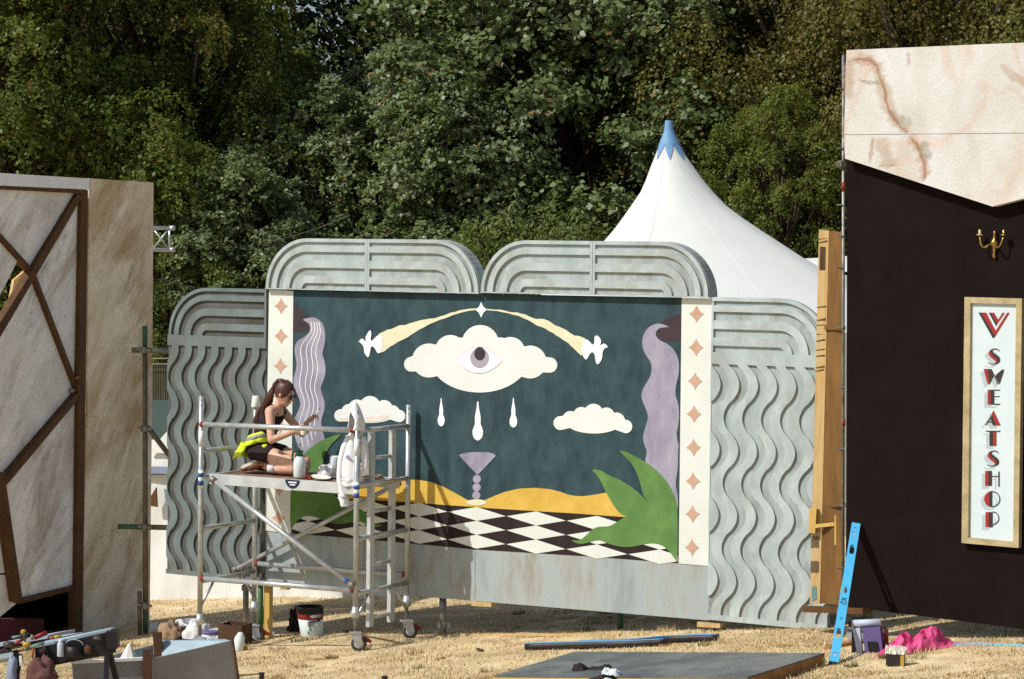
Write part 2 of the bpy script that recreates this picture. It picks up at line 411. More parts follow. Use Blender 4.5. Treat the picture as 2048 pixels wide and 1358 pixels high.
def npmesh(name, V, F, tint, m, k):
    """V (n,3), F (m,k) -> mesh with a point attribute tint"""
    me = bpy.data.meshes.new(name); n = len(V); mf = len(F)
    me.vertices.add(n); me.vertices.foreach_set('co', V.astype(np.float32).ravel())
    me.loops.add(mf*k); me.loops.foreach_set('vertex_index', F.astype(np.int32).ravel())
    me.polygons.add(mf); me.polygons.foreach_set('loop_start', np.arange(0, mf*k, k, dtype=np.int32))
    me.polygons.foreach_set('loop_total', np.full(mf, k, dtype=np.int32))
    at = me.attributes.new('tint', 'FLOAT', 'POINT'); at.data.foreach_set('value', tint.astype(np.float32))
    me.materials.append(m); me.update(calc_edges=True); return me

# dry grass: tens of thousands of blades, too small to pick apart
gm = tinted('dry_straw', [(0, C(130,104,64)), (.35, C(200,172,122)), (.7, C(240,220,176)), (.93, C(250,234,194)), (1, C(126,126,78))], .7, .2, .2)
def grass(n, x0, x1, y0, y1, hmin, hmax, clump):
    P = rng.random((n, 2))*[x1-x0, y1-y0] + [x0, y0]
    nz = np.array([mnoise.noise(Vector((p[0]*1.1, p[1]*1.1, 7)))+.6*mnoise.noise(Vector((p[0]*3.3, p[1]*3.3, 2))) for p in P])
    keep = nz > rng.random(n)*clump - 1.0; P = P[keep]; nz = nz[keep]; n = len(P)
    Z = np.array([ghe(p[0], p[1]) for p in P])
    h = .9*(hmin + (hmax-hmin)*rng.random(n)**2)*(1+.9*np.clip(nz, -.4, .8)); a = rng.random(n)*6.283; lean = rng.random(n)*1.15+.35; wdt = .003+.005*rng.random(n)
    dx, dy = np.cos(a), np.sin(a); b = rng.random(n)*6.283
    A = np.stack([P[:,0]-np.cos(b)*wdt, P[:,1]-np.sin(b)*wdt, Z-.005], 1)
    B = np.stack([P[:,0]+np.cos(b)*wdt, P[:,1]+np.sin(b)*wdt, Z-.005], 1)
    T = np.stack([P[:,0]+dx*h*np.sin(lean), P[:,1]+dy*h*np.sin(lean), Z+h*np.cos(lean)], 1)
    V = np.concatenate([A, B, T]); F = np.stack([np.arange(n), np.arange(n)+n, np.arange(n)+2*n], 1)
    lf = np.array([mnoise.noise(Vector((p[0]*.55, p[1]*.8, 11))) for p in P]); t = np.clip(rng.normal(.56, .2, n) + nz*.16 + lf*.55, 0, .95); t[rng.random(n) < .04+.22*np.clip(-lf, 0, .5)] = 1.0
    return V, F, np.concatenate([t, t, t])
parts = [grass(180000, -5.2, 5.6, 19.5, 24.5, .010, .038, .7), grass(70000, -.5, 5.2, 16.2, 19.5, .010, .038, .7), grass(60000, -6.2, 4, 24.5, 31, .015, .055, .6)]
# darker, taller tufts and weeds here and there
for _ in range(110):
    tx_, ty_ = random.uniform(-4.6, 4.6), random.uniform(17.5, 25.5); m_ = random.randint(30, 90); rad_ = random.uniform(.04, .16)
    a_ = rng.random(m_)*6.283; rr_ = rad_*np.sqrt(rng.random(m_)); X_ = tx_+rr_*np.cos(a_); Y_ = ty_+rr_*np.sin(a_)
    Z_ = np.array([ghe(x, y) for x, y in zip(X_, Y_)]); h_ = rng.uniform(.02, .075, m_); l_ = rng.uniform(.1, .9, m_); b_ = rng.random(m_)*6.283
    A_ = np.stack([X_-.004*np.cos(b_), Y_-.004*np.sin(b_), Z_], 1); B_ = np.stack([X_+.004*np.cos(b_), Y_+.004*np.sin(b_), Z_], 1)
    T_ = np.stack([X_+np.cos(a_)*h_*np.sin(l_), Y_+np.sin(a_)*h_*np.sin(l_), Z_+h_*np.cos(l_)], 1)
    t_ = np.full(m_, random.choice([1.0, 1.0, .05, .2, .6]))
    parts.append((np.concatenate([A_, B_, T_]), np.stack([np.arange(m_), np.arange(m_)+m_, np.arange(m_)+2*m_], 1), np.concatenate([t_, t_, t_])))
off = 0; VV, FF, TT = [], [], []
for V, F, t in parts:
    VV.append(V); FF.append(F+off); TT.append(t); off += len(V)
me = npmesh('dry_grass', np.concatenate(VV), np.concatenate(FF), np.concatenate(TT), gm, 3)
go_ = bpy.data.objects.new('dry_grass', me); COL.objects.link(go_)
tag(go_, 'sun-bleached straw grass covering the sloping ground', 'grass', kind='stuff')

# ------------------------------------------------------------------ the set walls
MP = Plane((-.183, 22.7, 0), (.865, -.502, 0))
LW = Plane(atY(300, 900, 27.0), (.416, .909, 0))
RW = Plane(atY(1690, 700, 20.2), (.77, -.64, 0))
for P in (MP, LW, RW): P.p.z = 0

# --- mural
mural = thing('mural_wall', MP.at(0, .3), 'large teal mural of an eye in a cloud behind the scaffold tower', 'mural')
sheet('mural_board', MP, [(586,581),(1363,595),(1357,1127),(582,1067)], 0, .018, M['teal'], mural)
for nm, px, stars in (('border', [(538,579),(586.4,582),(582.4,1067),(530,1061)], [(562,612),(562,672),(560.5,732),(559.5,792),(559,852),(558.5,913),(558,976),(557,1036)]),
                      ('border', [(1363.4,596),(1425,597),(1417,1132),(1357.4,1127)], [(1393,628),(1392,695),(1390,762),(1388,828),(1387,895),(1386,962),(1385,1028),(1384,1095)])):
    bd = sheet(nm, MP, px, .006, .024, M['cream'], mural)
    for x, y in stars:
        k = 1.0 if x < 900 else 1.1
        out = []
        for i in range(32):
            a = 2*math.pi*i/32; cx_, sx2 = math.cos(a), math.sin(a)
            out.append((x+14*k*math.copysign(abs(sx2)**2.7, sx2), y-16.5*k*math.copysign(abs(cx_)**2.7, cx_)))
        flat('star', MP, out, .009, M['peach'], bd)
def c4(p): return [(580+x*.2356, 580+y*.2356) for x, y in p]
def c5(p): return [(960+x*.2356, 580+y*.2356) for x, y in p]
def c6(p): return [(580+x*.2344, 880+y*.2344) for x, y in p]
def c7(p): return [(960+x*.2344, 880+y*.2344) for x, y in p]
def star_union(c, circ, n=420):
    out = []
    for i in range(n):
        a = 2*math.pi*i/n; dx, dy = math.cos(a), math.sin(a); best = 0
        for q in circ:
            x, y, rx = q[:3]; ry = q[3] if len(q) > 3 else rx
            if len(q) > 3 and dy < .12: continue        # the wide belly only bulges downwards
            ox, oy = (c[0]-x)/rx, (c[1]-y)/ry; ux, uy = dx/rx, dy/ry
            A = ux*ux+uy*uy; B = ox*ux+oy*uy; D = B*B-A*(ox*ox+oy*oy-1)
            if D >= 0: best = max(best, (-B+math.sqrt(D))/A)
        out.append((c[0]+dx*best, c[1]+dy*best))
    return out
flat('plum_smoke', MP, smoothpoly(c4([(27,135),(27,135),(70,145),(120,190),(150,240),(170,330),(150,350),(100,360),(27,357),(27,357)])), .002, M['plum'], mural)
flat('plum_smoke', MP, smoothpoly(c5([(1540,275),(1600,230),(1660,210),(1708,204),(1708,204),(1704,432),(1704,432),(1560,435),(1500,400),(1500,330)])), .002, M['plum'], mural)
# mauve columns
Rr = [(100,250),(150,238),(210,230),(260,260),(290,310),(302,400),(290,480),(272,540),(290,590),(303,650),(300,720),(280,780),(258,830),(270,880),(293,940),(295,1010),(275,1070),(262,1120),(275,1190),(295,1260),(297,1290),(200,1358),(120,1430)]
Ll = [(75,1340),(60,1300),(35,1230),(27,1140),(40,1080),(75,1020),(90,960),(70,900),(40,840),(27,790),(32,740),(60,640),(45,560),(35,490),(60,430),(120,400),(165,360),(172,310),(150,275)]
col1 = flat('mauve_column', MP, smoothpoly(c4(Rr+Ll)), .004, M['mauve'], mural)
Ry = sorted([(y, x) for x, y in Rr[3:21]]); Ly = sorted([(y, x) for x, y in Ll])
for f in (.2, .4, .58, .74):
    yy = np.linspace(272, 1330 - (f > .5)*60*(f-.4)/.2, 60)
    xl = np.interp(yy, [a for a, b in Ly], [b for a, b in Ly]); xr = np.interp(yy, [a for a, b in Ry], [b for a, b in Ry])
    k = np.clip((yy-260)/200, 0, 1)
    xx = xl + (xr-xl)*f; xx = np.convolve(np.pad(xx, 3, 'edge'), np.ones(7)/7, 'valid')
    h = 3.2
    pl = [(x-h, y) for x, y in zip(xx, yy)] + [(x+h, y) for x, y in zip(xx[::-1], yy[::-1])]
    flat('white_line', MP, c4(pl), .006, M['white'], col1)
Rm = c5([(1615,318),(1560,292),(1510,283),(1450,300),(1400,350),(1372,430),(1385,510),(1420,570),(1450,610),(1460,680),(1440,750),(1385,830),(1365,900),(1385,960),(1415,1020),(1428,1080),(1410,1150),(1380,1240),(1390,1300),(1412,1358)]) + \
     c7([(1410,50),(1426,110),(1400,190),(1500,330),(1600,520),(1688,620),(1690,480),(1665,370),(1688,260),(1692,60)]) + \
     c5([(1690,1330),(1665,1230),(1690,1120),(1690,980),(1655,890),(1665,800),(1690,700),(1688,600),(1660,520),(1600,460),(1530,430),(1495,400),(1490,360),(1515,325),(1570,315)])
flat('mauve_column', MP, smoothpoly(Rm), .004, M['mauve'], mural)
# clouds and the eye
cl = flat('eye_cloud', MP, star_union((959,722), [(823,728.5,15),(858,721,34),(901,701,31),(960.5,687,37),(1021,703,29),(1060,724,33),(1099,730,15.5),(959,715,100,70),(880,718,30),(1040,720,28),(920,715,40),(1000,715,40)]), .004, M['cloud'], mural)
lens = []
for i in range(25):
    t = i/24; lens.append((912+91.5*t, 721.5+1.2*t - 27.5*math.sin(math.pi*t)**.85))
for i in range(1, 24):
    t = 1-i/24; lens.append((912+91.5*t, 721.5+1.2*t + 24.5*math.sin(math.pi*t)**.85))
flat('eye_outline', MP, [(958+(x-958)*1.012, 721+(y-721)*1.035) for x, y in lens], .006, M['mauve_d'], mural)
flat('eye_white', MP, lens, .008, M['white'], mural)
def ell(cx, cy, rx, ry, n=40): return [(cx+rx*math.cos(2*math.pi*i/n), cy+ry*math.sin(2*math.pi*i/n)) for i in range(n)]
flat('iris', MP, ell(959, 715.8, 18.5, 20), .010, M['mauve_d'], mural)
flat('pupil', MP, ell(959.4, 707.3, 11, 13.4), .012, M['plum'], mural)
c1 = flat('small_cloud', MP, star_union((740,824), [(681,831,12.5),(698,823,15),(714,817,18),(740,813,21),(768,817,17),(785,825,14.5),(798,832,12.5),(740,826,52,20)]), .004, M['cloud'], mural)
flat('blush', MP, smoothpoly([(672,838),(690,836),(720,836),(750,833),(775,829),(778,835),(770,839),(755,843),(740,845),(715,843.5),(690,843),(680,843)]), .006, M['blush'], c1)
flat('small_cloud', MP, star_union((1188,842), [(1121,846,14),(1141,838,16),(1163,831,17),(1187,827,19.5),(1213,831,16),(1233,842,17),(1251,853,13.5),(1188,845,55,22)]), .004, M['cloud'], mural)
def drop(x, y0, yb, r):
    H = yb+r-y0; L = []
    for i in range(20):
        t = i/19; y = y0+H*t
        if t < .62: wv = r*(.12+.55*t/.62)*(1-.16*math.sin(t*13))
        else:
            u = (t-.62)/.38; wv = r*math.sqrt(max(0, 1-((u-.42)/.58)**2)) if u > .42 else r*(.67+.33*math.sin(u/.42*math.pi/2))
        L.append((wv, y))
    return [(x+a, y) for a, y in L] + [(x-a, y) for a, y in L[::-1]][1:]
for a in ((882.3,796,846,7), (955.5,803,871,10.5), (1026.7,796,848,7.6)):
    flat('tear_drop', MP, drop(*a), .004, M['white'], mural)
def concave4(c, rx, ry):
    out = []
    for i in range(4):
        a = i*math.pi/2; out.append((c[0]+rx*math.sin(a), c[1]-ry*math.cos(a)))
        for f, q in ((.28,.62),(.5,.55),(.72,.62)):
            b = a+math.pi/2*f; out.append((c[0]+rx*q*math.sin(b), c[1]-ry*q*math.cos(b)))
    return out
flat('diamond_star', MP, concave4((962.3,619.5), 11.6, 15.8), .006, M['white'], mural)
flat('ribbon', MP, c4([(1585,156),(1530,158),(1480,165),(1440,172),(1400,186),(1360,194),(1320,211),(1275,224),(1230,240),(1185,243),(1140,251),(1100,258),(1060,271),(1015,283),(980,297),(930,299),(890,318),(860,331),(825,338),(800,352),(755,370),(740,440),(755,537),(800,521),(825,500),(850,480),(885,462),(920,439),(960,421),(1000,400),(1030,378),(1060,361),(1095,337),(1130,321),(1180,292),(1230,271),(1280,250),(1330,236),(1385,212),(1440,196),(1500,180),(1585,168)]), .004, M['trail'], mural)
flat('ribbon', MP, c5([(55,160),(130,167),(170,167),(210,175),(250,186),(280,190),(315,190),(350,201),(385,208),(420,226),(450,238),(480,246),(510,244),(545,247),(590,266),(615,284),(640,301),(670,310),(700,325),(730,338),(760,361),(800,386),(840,390),(892,410),(875,480),(862,560),(830,530),(800,500),(775,478),(750,450),(715,430),(680,405),(650,388),(620,365),(585,348),(550,325),(515,312),(480,300),(445,276),(410,256),(370,240),(330,221),(290,212),(250,200),(200,190),(150,179),(55,171)]), .004, M['trail'], mural)
b1 = flat('dove', MP, smoothpoly(c4([(583,436),(600,419),(615,410),(632,426),(650,445),(637,405),(655,372),(676,340),(688,348),(690,385),(682,412),(692,438),(730,396),(762,374),(778,400),(786,460),(776,520),(752,541),(735,525),(716,488),(697,476),(684,490),(680,525),(666,578),(645,555),(629,530),(628,492),(616,466),(600,450)]), 1), .006, M['white'], mural)
flat('beak', MP, c4([(572,440),(588,428),(590,436)]), .007, M['yellow'], b1)
flat('dove', MP, smoothpoly(c5([(895,412),(930,435),(955,468),(972,450),(970,400),(985,383),(1010,395),(1030,430),(1025,455),(1012,478),(1035,460),(1060,452),(1090,486),(1060,492),(1040,522),(1038,580),(1010,628),(990,630),(978,590),(975,550),(955,522),(930,545),(910,585),(895,592),(870,555),(860,510),(870,450)]), 1), .006, M['white'], mural)
# hills, floor, goblet, leaves
flat('ochre_hill', MP, c6([(420,440),(600,395),(760,365),(900,345),(1020,338),(1100,340),(1200,358),(1300,395),(1400,447),(1500,505),(1545,522),(1600,528),(1655,516),(1740,479),(1840,440)])+c7([(220,441),(330,415),(480,408),(600,420),(680,440),(760,468),(820,478),(880,480),(980,466),(1100,445),(1270,660),(1060,645),(800,626),(380,601),(30,579)])+c6([(1660,576),(1340,556),(1020,531),(700,511),(420,497)]), .003, M['yellow'], mural)
fl = flat('dark_floor', MP, c6([(12,690),(12,455),(420,497),(700,511),(1020,531),(1340,556),(1660,576)])+c7([(30,579),(380,601),(800,626),(1060,645),(1270,660),(1690,690),(1688,1052),(1000,998),(10,938)])+c6([(1000,880),(500,836),(12,797)]), .0015, M['chk'], mural)
sA, zA = MP.uv(953.9, 1028); sB, _ = MP.uv(1194.4, 1060); per = (sB-sA)/2
z1 = MP.uv(953.9, 1013.9)[1]; z2 = MP.uv(953.9, 1097.2)[1]; hh = (z1-z2)/6
smin = MP.uv(584, 1000)[0]; smax = MP.uv(1355.5, 1100)[0]
def clip_s(poly, lim, sgn):
    out = []
    for i in range(len(poly)):
        a, b = poly[i], poly[(i+1) % len(poly)]; ia, ib = (a[0]-lim)*sgn >= 0, (b[0]-lim)*sgn >= 0
        if ia: out.append(a)
        if ia != ib:
            t = (lim-a[0])/(b[0]-a[0]); out.append((lim, a[1]+t*(b[1]-a[1])))
    return out
for k in range(-4, 5):
    for r in range(3):
        sc, zc = sA+k*per, z1-hh*(1+2*r)
        poly = clip_s(clip_s([(sc-per/2*.985, zc), (sc, zc+hh), (sc+per/2*.985, zc), (sc, zc-hh)], smin, 1), smax, -1)
        if len(poly) > 2: flat_uv('diamond', MP, poly, .004, M['cream'], mural)
gob = flat('goblet', MP, c6([(1442,130),(1460,118),(1510,107),(1590,102),(1680,105),(1735,115),(1757,135),(1690,205),(1600,299),(1520,215)]), .0045, M['mauve'], mural)
for x, y in ((1595,333),(1593,404),(1590,472)): flat('stem_bead', MP, c6(ell(x, y, 35, 35, 24)), .0045, M['mauve'], gob)
flat('foot', MP, c6(ell(1590, 532, 84, 26)), .006, M['trail'], gob)
leaf = smoothpoly(c7([(1687,1055),(1650,990),(1580,910),(1500,880),(1420,885),(1330,905),(1250,915),(1170,905),(1100,885),(1040,858),(990,855),(930,875),(870,888),(820,880),(775,853),(850,858),(900,820),(950,770),(1000,740),(1060,738),(1110,735),(1170,700),(1220,668),(1258,654),(1200,630),(1150,570),(1100,490),(1070,430),(1040,360),(1000,300),(950,248),(1030,255),(1100,300),(1180,330),(1250,370),(1320,420),(1380,470),(1440,540),(1395,470),(1375,390),(1350,300),(1310,220),(1260,160),(1182,84),(1250,100),(1330,140),(1420,190),(1500,250),(1560,310),(1610,370),(1650,450),(1680,530),(1690,610)]), 1)
lv = [MP.uv(x, y) for x, y in leaf]; flat_uv('aloe_leaf', MP, lv, .0055, M['leafp'], mural)
smid = (MP.uv(1357, 900)[0] + MP.uv(583.5, 900)[0])/2
flat_uv('aloe_leaf', MP, [(2*smid-u, z) for u, z in lv][::-1], .0075, M['leafp'], mural)
# grey boards below
for a, b in (((515,1060,1164),(727,1077.5,1183)), ((727.6,1077.6,1183),(950,1095,1202)), ((950.8,1095,1202),(1419,1131.5,1241))):
    sheet('plinth_board', MP, [(a[0],a[1]),(b[0],b[1]),(b[0],b[2]),(a[0],a[2])], -.004 if a[0] < 900 else 0, .03, M['greyw'], mural)
for x in (560, 800, 1060, 1330):        # studs behind, seen only from the side
    sheet('stud', MP, [(x,600),(x+14,600),(x+14,1180),(x,1180)], -.04, .06, M['wood'], mural)

# --- crests
def arch_pts(sc, zc, side, Ro, Ri, send, n=16):
    o = [(send, zc+Ro)] + [(sc+side*Ro*math.sin(a), zc+Ro*math.cos(a)) for a in np.linspace(0, math.pi/2, n)]
    if Ri <= 0: return o + [(send, zc)]
    return o + [(sc+side*Ri*math.sin(a), zc+Ri*math.cos(a)) for a in np.linspace(math.pi/2, 0, n)] + [(send, zc+Ri)]
RIBS = ((1.0, .93), (.85, .735), (.575, .42), (.26, .115))
def crest(label, xl, xm, xr, yb_l, yb_m, yb_r, yt_m):
    u0, zb = MP.uv(xl, yb_l); um, zm = MP.uv(xm, yb_m); u1, _ = MP.uv(xr, yb_r); zt = MP.uv(xm, yt_m)[1]
    zb = zm; H = zt-zb
    t = thing('arched_crest', MP.at(um, zb), label, 'set crest', 'arched crests above the mural')
    for side, ue, uj in ((-1, u0, um-.002), (1, u1, um+.002)):
        sc = ue - side*H
        bd = sheet_uv('half_board', MP, arch_pts(sc, zb, side, H, 0, uj), .035, .15, M['greyp'], t)
        for q, (ro, ri) in enumerate(RIBS):
            p = arch_pts(sc, zb+.012, side, (H-.012)*ro, (H-.012)*ri, uj+side*.026)
            sheet_uv('rib', MP, p, .058, .0225, M['greyr'], bd)
        sheet_uv('joint_batten', MP, [(uj, zb+.002), (uj+side*.024, zb+.002), (uj+side*.024, zt-.002), (uj, zt-.002)], .058, .0225, M['greyr'], bd)
        sheet_uv('base_batten', MP, [(uj+side*.026, zb+.001), (sc+side*H*.99, zb+.001), (sc+side*H*.99, zb+.0115), (uj+side*.026, zb+.0115)], .058, .0225, M['greyr'], bd)
    return t
crest('grey arched crest panel touching the tree foliage, over the scaffold side of the mural', 536, 740, 964.5, 579, 582.5, 588, 478)
crest('grey arched crest panel in front of the white pointed tent', 965.5, 1190, 1424, 588, 590.5, 594, 482)

# --- wave panels
def wave_panel(label, pixL, pixR, ytop, yrail, ybot, xL, xR, xc, side, edge_x, edge_y, spacing, period, amp, nst, mb, mr):
    """xL,xR picture columns of the panel ends; arch over a field of wavy ribs"""
    uL, uR = MP.uv(xL, 900)[0], MP.uv(xR, 900)[0]
    zt = MP.uv(*ytop)[1]; zr = MP.uv(*yrail)[1]; zb = MP.uv(*ybot)[1]
    t = thing('wave_panel', MP.at((uL+uR)/2, zb), label, 'set panel', 'wave panels flanking the mural')
    uj, ue = (uR, uL) if side < 0 else (uL, uR)
    H = zt-zr; sc = ue-side*H
    out = arch_pts(sc, zr, side, H, 0, uj)
    bd = sheet_uv('back_board', MP, out[:-1]+[(ue, zb), (uj, zb)], 0, .03, mb, t)
    for ro, ri in RIBS:
        sheet_uv('arch_rib', MP, arch_pts(sc, zr+.012, side, (H-.012)*ro, (H-.012)*ri, uj+side*.022), .021, .0205, mr, bd)
    lo, hi = min(uj, ue), max(uj, ue)
    sheet_uv('rail', MP, [(lo, zr-.095), (hi, zr-.095), (hi, zr+.0115), (lo, zr+.0115)], .021, .0205, mr, bd)
    sheet_uv('edge_strip', MP, [(uj, zr+.014), (uj+side*.02, zr+.014), (uj+side*.02, zt-.003), (uj, zt-.003)], .021, .0205, mr, bd)
    sheet_uv('foot_rail', MP, [(lo, zb+.002), (hi, zb+.002), (hi, zb+.05), (lo, zb+.05)], .021, .0205, mr, bd)
    ub, zph = MP.uv(edge_x, edge_y)
    zs = np.linspace(zr-.0955, zb+.0505, 120)
    for k in range(-3, nst+3):
        L, Rr2 = [], []
        for z in zs:
            e = ub + (k)*spacing - amp + amp*math.copysign(abs(math.cos(2*math.pi*(z-zph)/period))**.8, math.cos(2*math.pi*(z-zph)/period))
            L.append(min(max(e-spacing*.53, lo+.001), hi-.001)); Rr2.append(min(max(e, lo+.001), hi-.001))
        # split into runs with real width
        run = []
        def flush(run):
            if len(run) > 3:
                sheet_uv('wave_rib', MP, [(a, z) for a, b, z in run]+[(b, z) for a, b, z in run[::-1]], .021, .0205, mr, bd)
        for a, b, z in zip(L, Rr2, zs):
            if b-a > .004: run.append((a, b, z))
            else: flush(run); run = []
        flush(run)
    return t
wave_panel('darker-painted grey wave-ribbed panel beside the brown stone wall', 0, 0, (480,577), (480,676), (430,1156), 336, 532, 425, -1, 359, 808, .168, .565, .066, 8, M['greyd'], M['greyrd'])  # this panel's own paint is a darker grey than its twin's
wave_panel('sunlit grey wave-ribbed panel between the mural and the timber frame', 0, 0, (1480,595), (1480,708), (1500,1247), 1421, 1662, 1575, 1, 1441, 899, .182, .583, .074, 7, M['greyb'], M['greyr'])

# --- poles, wedges under the mural
def pole(name, label, px, y0, y1, P, off, r, m, group=None, cat='pole', clampy=None):
    a = P.pt(px, y0, off); b = P.pt(px, y1, off); top, bot = (a, b) if a.z > b.z else (b, a)
    bot = Vector((top.x, top.y, min(bot.z, ghe(top.x, top.y)-.02)))
    t = thing(name, bot, label, cat, group)
    MB().tube([bot, top], r, 12).go('tube', m, t, True)
    for cy in (clampy or []):
        z = P.pt(px, cy, off).z; MB().lathe((top.x, top.y, z), [(r*1.05,-.03),(r*1.5,-.025),(r*1.5,.025),(r*1.05,.03)], 12).box((top.x+r*1.6, top.y-r*.6, z), (.02,0,0), (0,.015,0), (0,0,.02)).go('clamp', M['galv'], t)
    return t
pole('support_pole', 'galvanised pole under the mural, right of the scaffold tower', 886, 1190, 1272, MP, -.08, .035, M['galv'], 'poles carrying the mural wall', clampy=[1250])
pole('support_pole', 'green pole in shade under the middle of the grey plinth', 1241, 1215, 1265, MP, -.35, .03, M['greent'], 'poles carrying the mural wall')
pole('support_pole', 'grey pole under the wave panel, beside the yellow timber post', 492, 1150, 1240, MP, -.3, .03, M['galv'], 'poles carrying the mural wall', clampy=[1176])
pole('support_pole', 'green pole against the yellow timber post by the scaffold castor', 521, 1150, 1275, MP, -.06, .03, M['greent'], 'poles carrying the mural wall')
a = MP.pt(537, 1160, -.10); zg = ghe(a.x, a.y)
p = MB().box((a.x, a.y, (a.z+.1+zg)/2), MP.d*.035, MP.n*.03, (0,0,(a.z+.1-zg)/2+.02)).go('timber_post', M['woody']); tag(p, 'yellow timber post under the plinth beside the green pole', 'post')
for x0, x1, y, lab in ((943,982,1207,'small timber wedge under the plinth joint'), (1394,1440,1249,'small timber wedge under the foot of the sunlit wave panel')):
    a, b = MP.pt(x0, y, .02), MP.pt(x1, y+3, .02)
    q = MB().prism([a+Vector((0,0,.022)), b+Vector((0,0,.018)), b-Vector((0,0,.02)), a-Vector((0,0,.022))], -MP.n*.12).go('wedge', M['wood']); tag(q, lab, 'wedge', 'packing wedges')

# --- stone wall at the left
lw = thing('stone_wall', LW.at(0, gz(-4.0, 27)), 'tall brown faux-stone set wall with timber framed facets, in shade', 'set wall')
E = 1420
sheet('stone_board', LW, [(178,356.5),(307,365),(304,826),(175,834)], 0, .03, M['stoneL'], lw)
sheet('stone_board', LW, [(174.8,834.6),(304,826.6),(298.5,1300),(160,1320)], -.004, .03, M['stoneL'], lw)
sheet('cornice', LW, [(-60,342),(178,357),(178,379),(-60,368)], .06, .10, M['cornice'], lw)
def bt(pts, w, off=.0, th=.10, m='batten', name='batten'):
    (x0,y0),(x1,y1) = pts; d = Vector((x1-x0, y1-y0)).normalized(); n = Vector((-d.y, d.x))*w/2
    return sheet(name, LW, [(x0+n.x,y0+n.y),(x1+n.x,y1+n.y),(x1-n.x,y1-n.y),(x0-n.x,y0-n.y)], off, th, M[m], lw)
bt(((169,384),(158,1290)), 14, .02, .1); bt(((-60,372),(176,384)), 7, .03, .12)  # the horizontal brown strip stands in for the shadow line below the cornice
bt(((160,390),(0,664)), 11.5, .025, .1); bt(((0,664),(-58,763)), 11.5, .025, .1)
bt(((-60,405),(66,543)), 7, .0, .09); bt(((68,548),(157,781)), 7, -.002, .09)
bt(((157,790),(10,966)), 11, .015, .1); bt(((3,945),(40,1204)), 12, .018, .1); bt(((40,1203),(159,1173)), 9, .004, .1)
# facets between the battens, each set at its own depth
def facet(pts, offs):
    pp = [LW.pt(x, y, o) for (x, y), o in zip(pts, offs)]
    MB().prism(pp, -LW.n*.012).go('stone_facet', M['stoneF'], lw)
facet([(-60,372),(168,384),(66,543),(-58,407)], [-.02,-.02,-.05,-.05])
facet([(165,392),(163,775),(157,780),(70,548)], [-.02,-.03,-.04,-.05])
facet([(-58,409),(40,512),(0,590),(-58,702)], [-.05,-.05,-.05,-.06])
facet([(66,550),(152,775),(120,820),(8,962),(-58,900),(-58,767),(2,664)], [-.05,-.05,-.07,-.08,-.08,-.07,-.05])
facet([(158,795),(159,1172),(38,1202),(12,968)], [-.03,-.03,-.05,-.06])
facet([(-58,902),(0,947),(36,1204),(-20,1250),(-58,1300)], [-.09]*5)
sheet('gold_brace', LW, [(28,560),(58,535),(40,610),(14,640)], -.35, .03, M['wood'], lw)
sheet('gold_brace', LW, [(105,840),(150,775),(162,790),(118,860)], -.14, .03, M['ply'], lw)
MB().ball(LW.pt(144, 781, -.02), .03, 10, 6).go('clamp', M['galv'], lw, True)
# recess at the foot: black boards added to block sun and keep it dark
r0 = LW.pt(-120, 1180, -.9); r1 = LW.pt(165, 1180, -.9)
sheet('added_dark_lining', LW, [(-60,1100),(175,1100),(175,1340),(-60,1400)], -.7, .03, M['black'], lw)
MB().prism([LW.pt(-60,1150,-.09), LW.pt(168,1150,-.09), LW.pt(168,1150,-.69), LW.pt(-60,1150,-.69)], (0,0,.02)).go('added_dark_lining', M['black'], lw)
MB().prism([LW.pt(172,1120,-.04), LW.pt(172,1400,-.04), LW.pt(172,1400,-.69), LW.pt(172,1120,-.69)], LW.d*.02).go('added_dark_lining', M['black'], lw)
# stud frame and body behind the face
MB().prism([LW.at(.0, gz(-4.0,27)-.05, -.035), LW.at(.0, 4.1, -.035), LW.at(.0, 4.1, -.10), LW.at(.0, gz(-4.0,27)-.05, -.10)], -LW.d*.05).go('stud', M['wood'], lw)
# maroon cloths in the recess
q = sheet('curtain', LW, [(-60,1030),(16,1030),(20,1190),(-60,1200)], -.12, .01, M['maroon'], None); tag(q, 'maroon curtain hanging behind the lower timber batten of the stone wall', 'curtain')
q = MB().prism([LW.pt(-60,1238,-.25), LW.pt(88,1238,-.25), LW.pt(92,1300,-.2), LW.pt(-60,1310,-.2)], -LW.n*.15).go('draped_cloth', M['maroon']); tag(q, 'dark maroon cloth draped in the recess behind the workbench', 'cloth')

# --- scaffold tubes tying stone wall to wave panel
tz = lambda px, py, Y: atY(px, py, Y)
Yt = 25.42
base = tz(291, 1290, Yt); base.z = ghe(base.x, base.y)
tr = thing('scaffold_tubes', base, 'weathered scaffold tube standing at the edge of the brown stone wall', 'scaffold tube')
MB().tube([tz(291,1288,Yt), tz(290,700,Yt)], .028, 12).go('upright', M['brownt'], tr, True)
MB().tube([tz(290,700,Yt), tz(289.5,652,Yt)], .0285, 12).go('painted_end', M['greent'], tr, True)
MB().tube([tz(291.5,1262,Yt), tz(291.2,1225,Yt)], .0287, 12).go('painted_end', M['greent'], tr, True)
MB().tube([tz(263,700,Yt-.06), tz(400,703,Yt-.02)], .028, 12).go('ledger_tube', M['galv'], tr, True)
MB().tube([tz(290,1054,Yt-.06), tz(400,1057,Yt)], .028, 12).go('ledger_tube', M['brownt'], tr, True)
MB().tube([tz(236,1053,Yt-.06), tz(290,1054,Yt-.06)], .028, 12).go('ledger_tube', M['greent'], tr, True)
MB().tube([tz(296,855,Yt-.07), tz(380,965,Yt+.3)], .028, 12).go('brace_tube', M['brownt'], tr, True)
MB().tube([tz(279.5,1275,Yt-.05), tz(279,1183,Yt-.05)], .024, 12).go('short_tube', M['brownt'], tr, True)
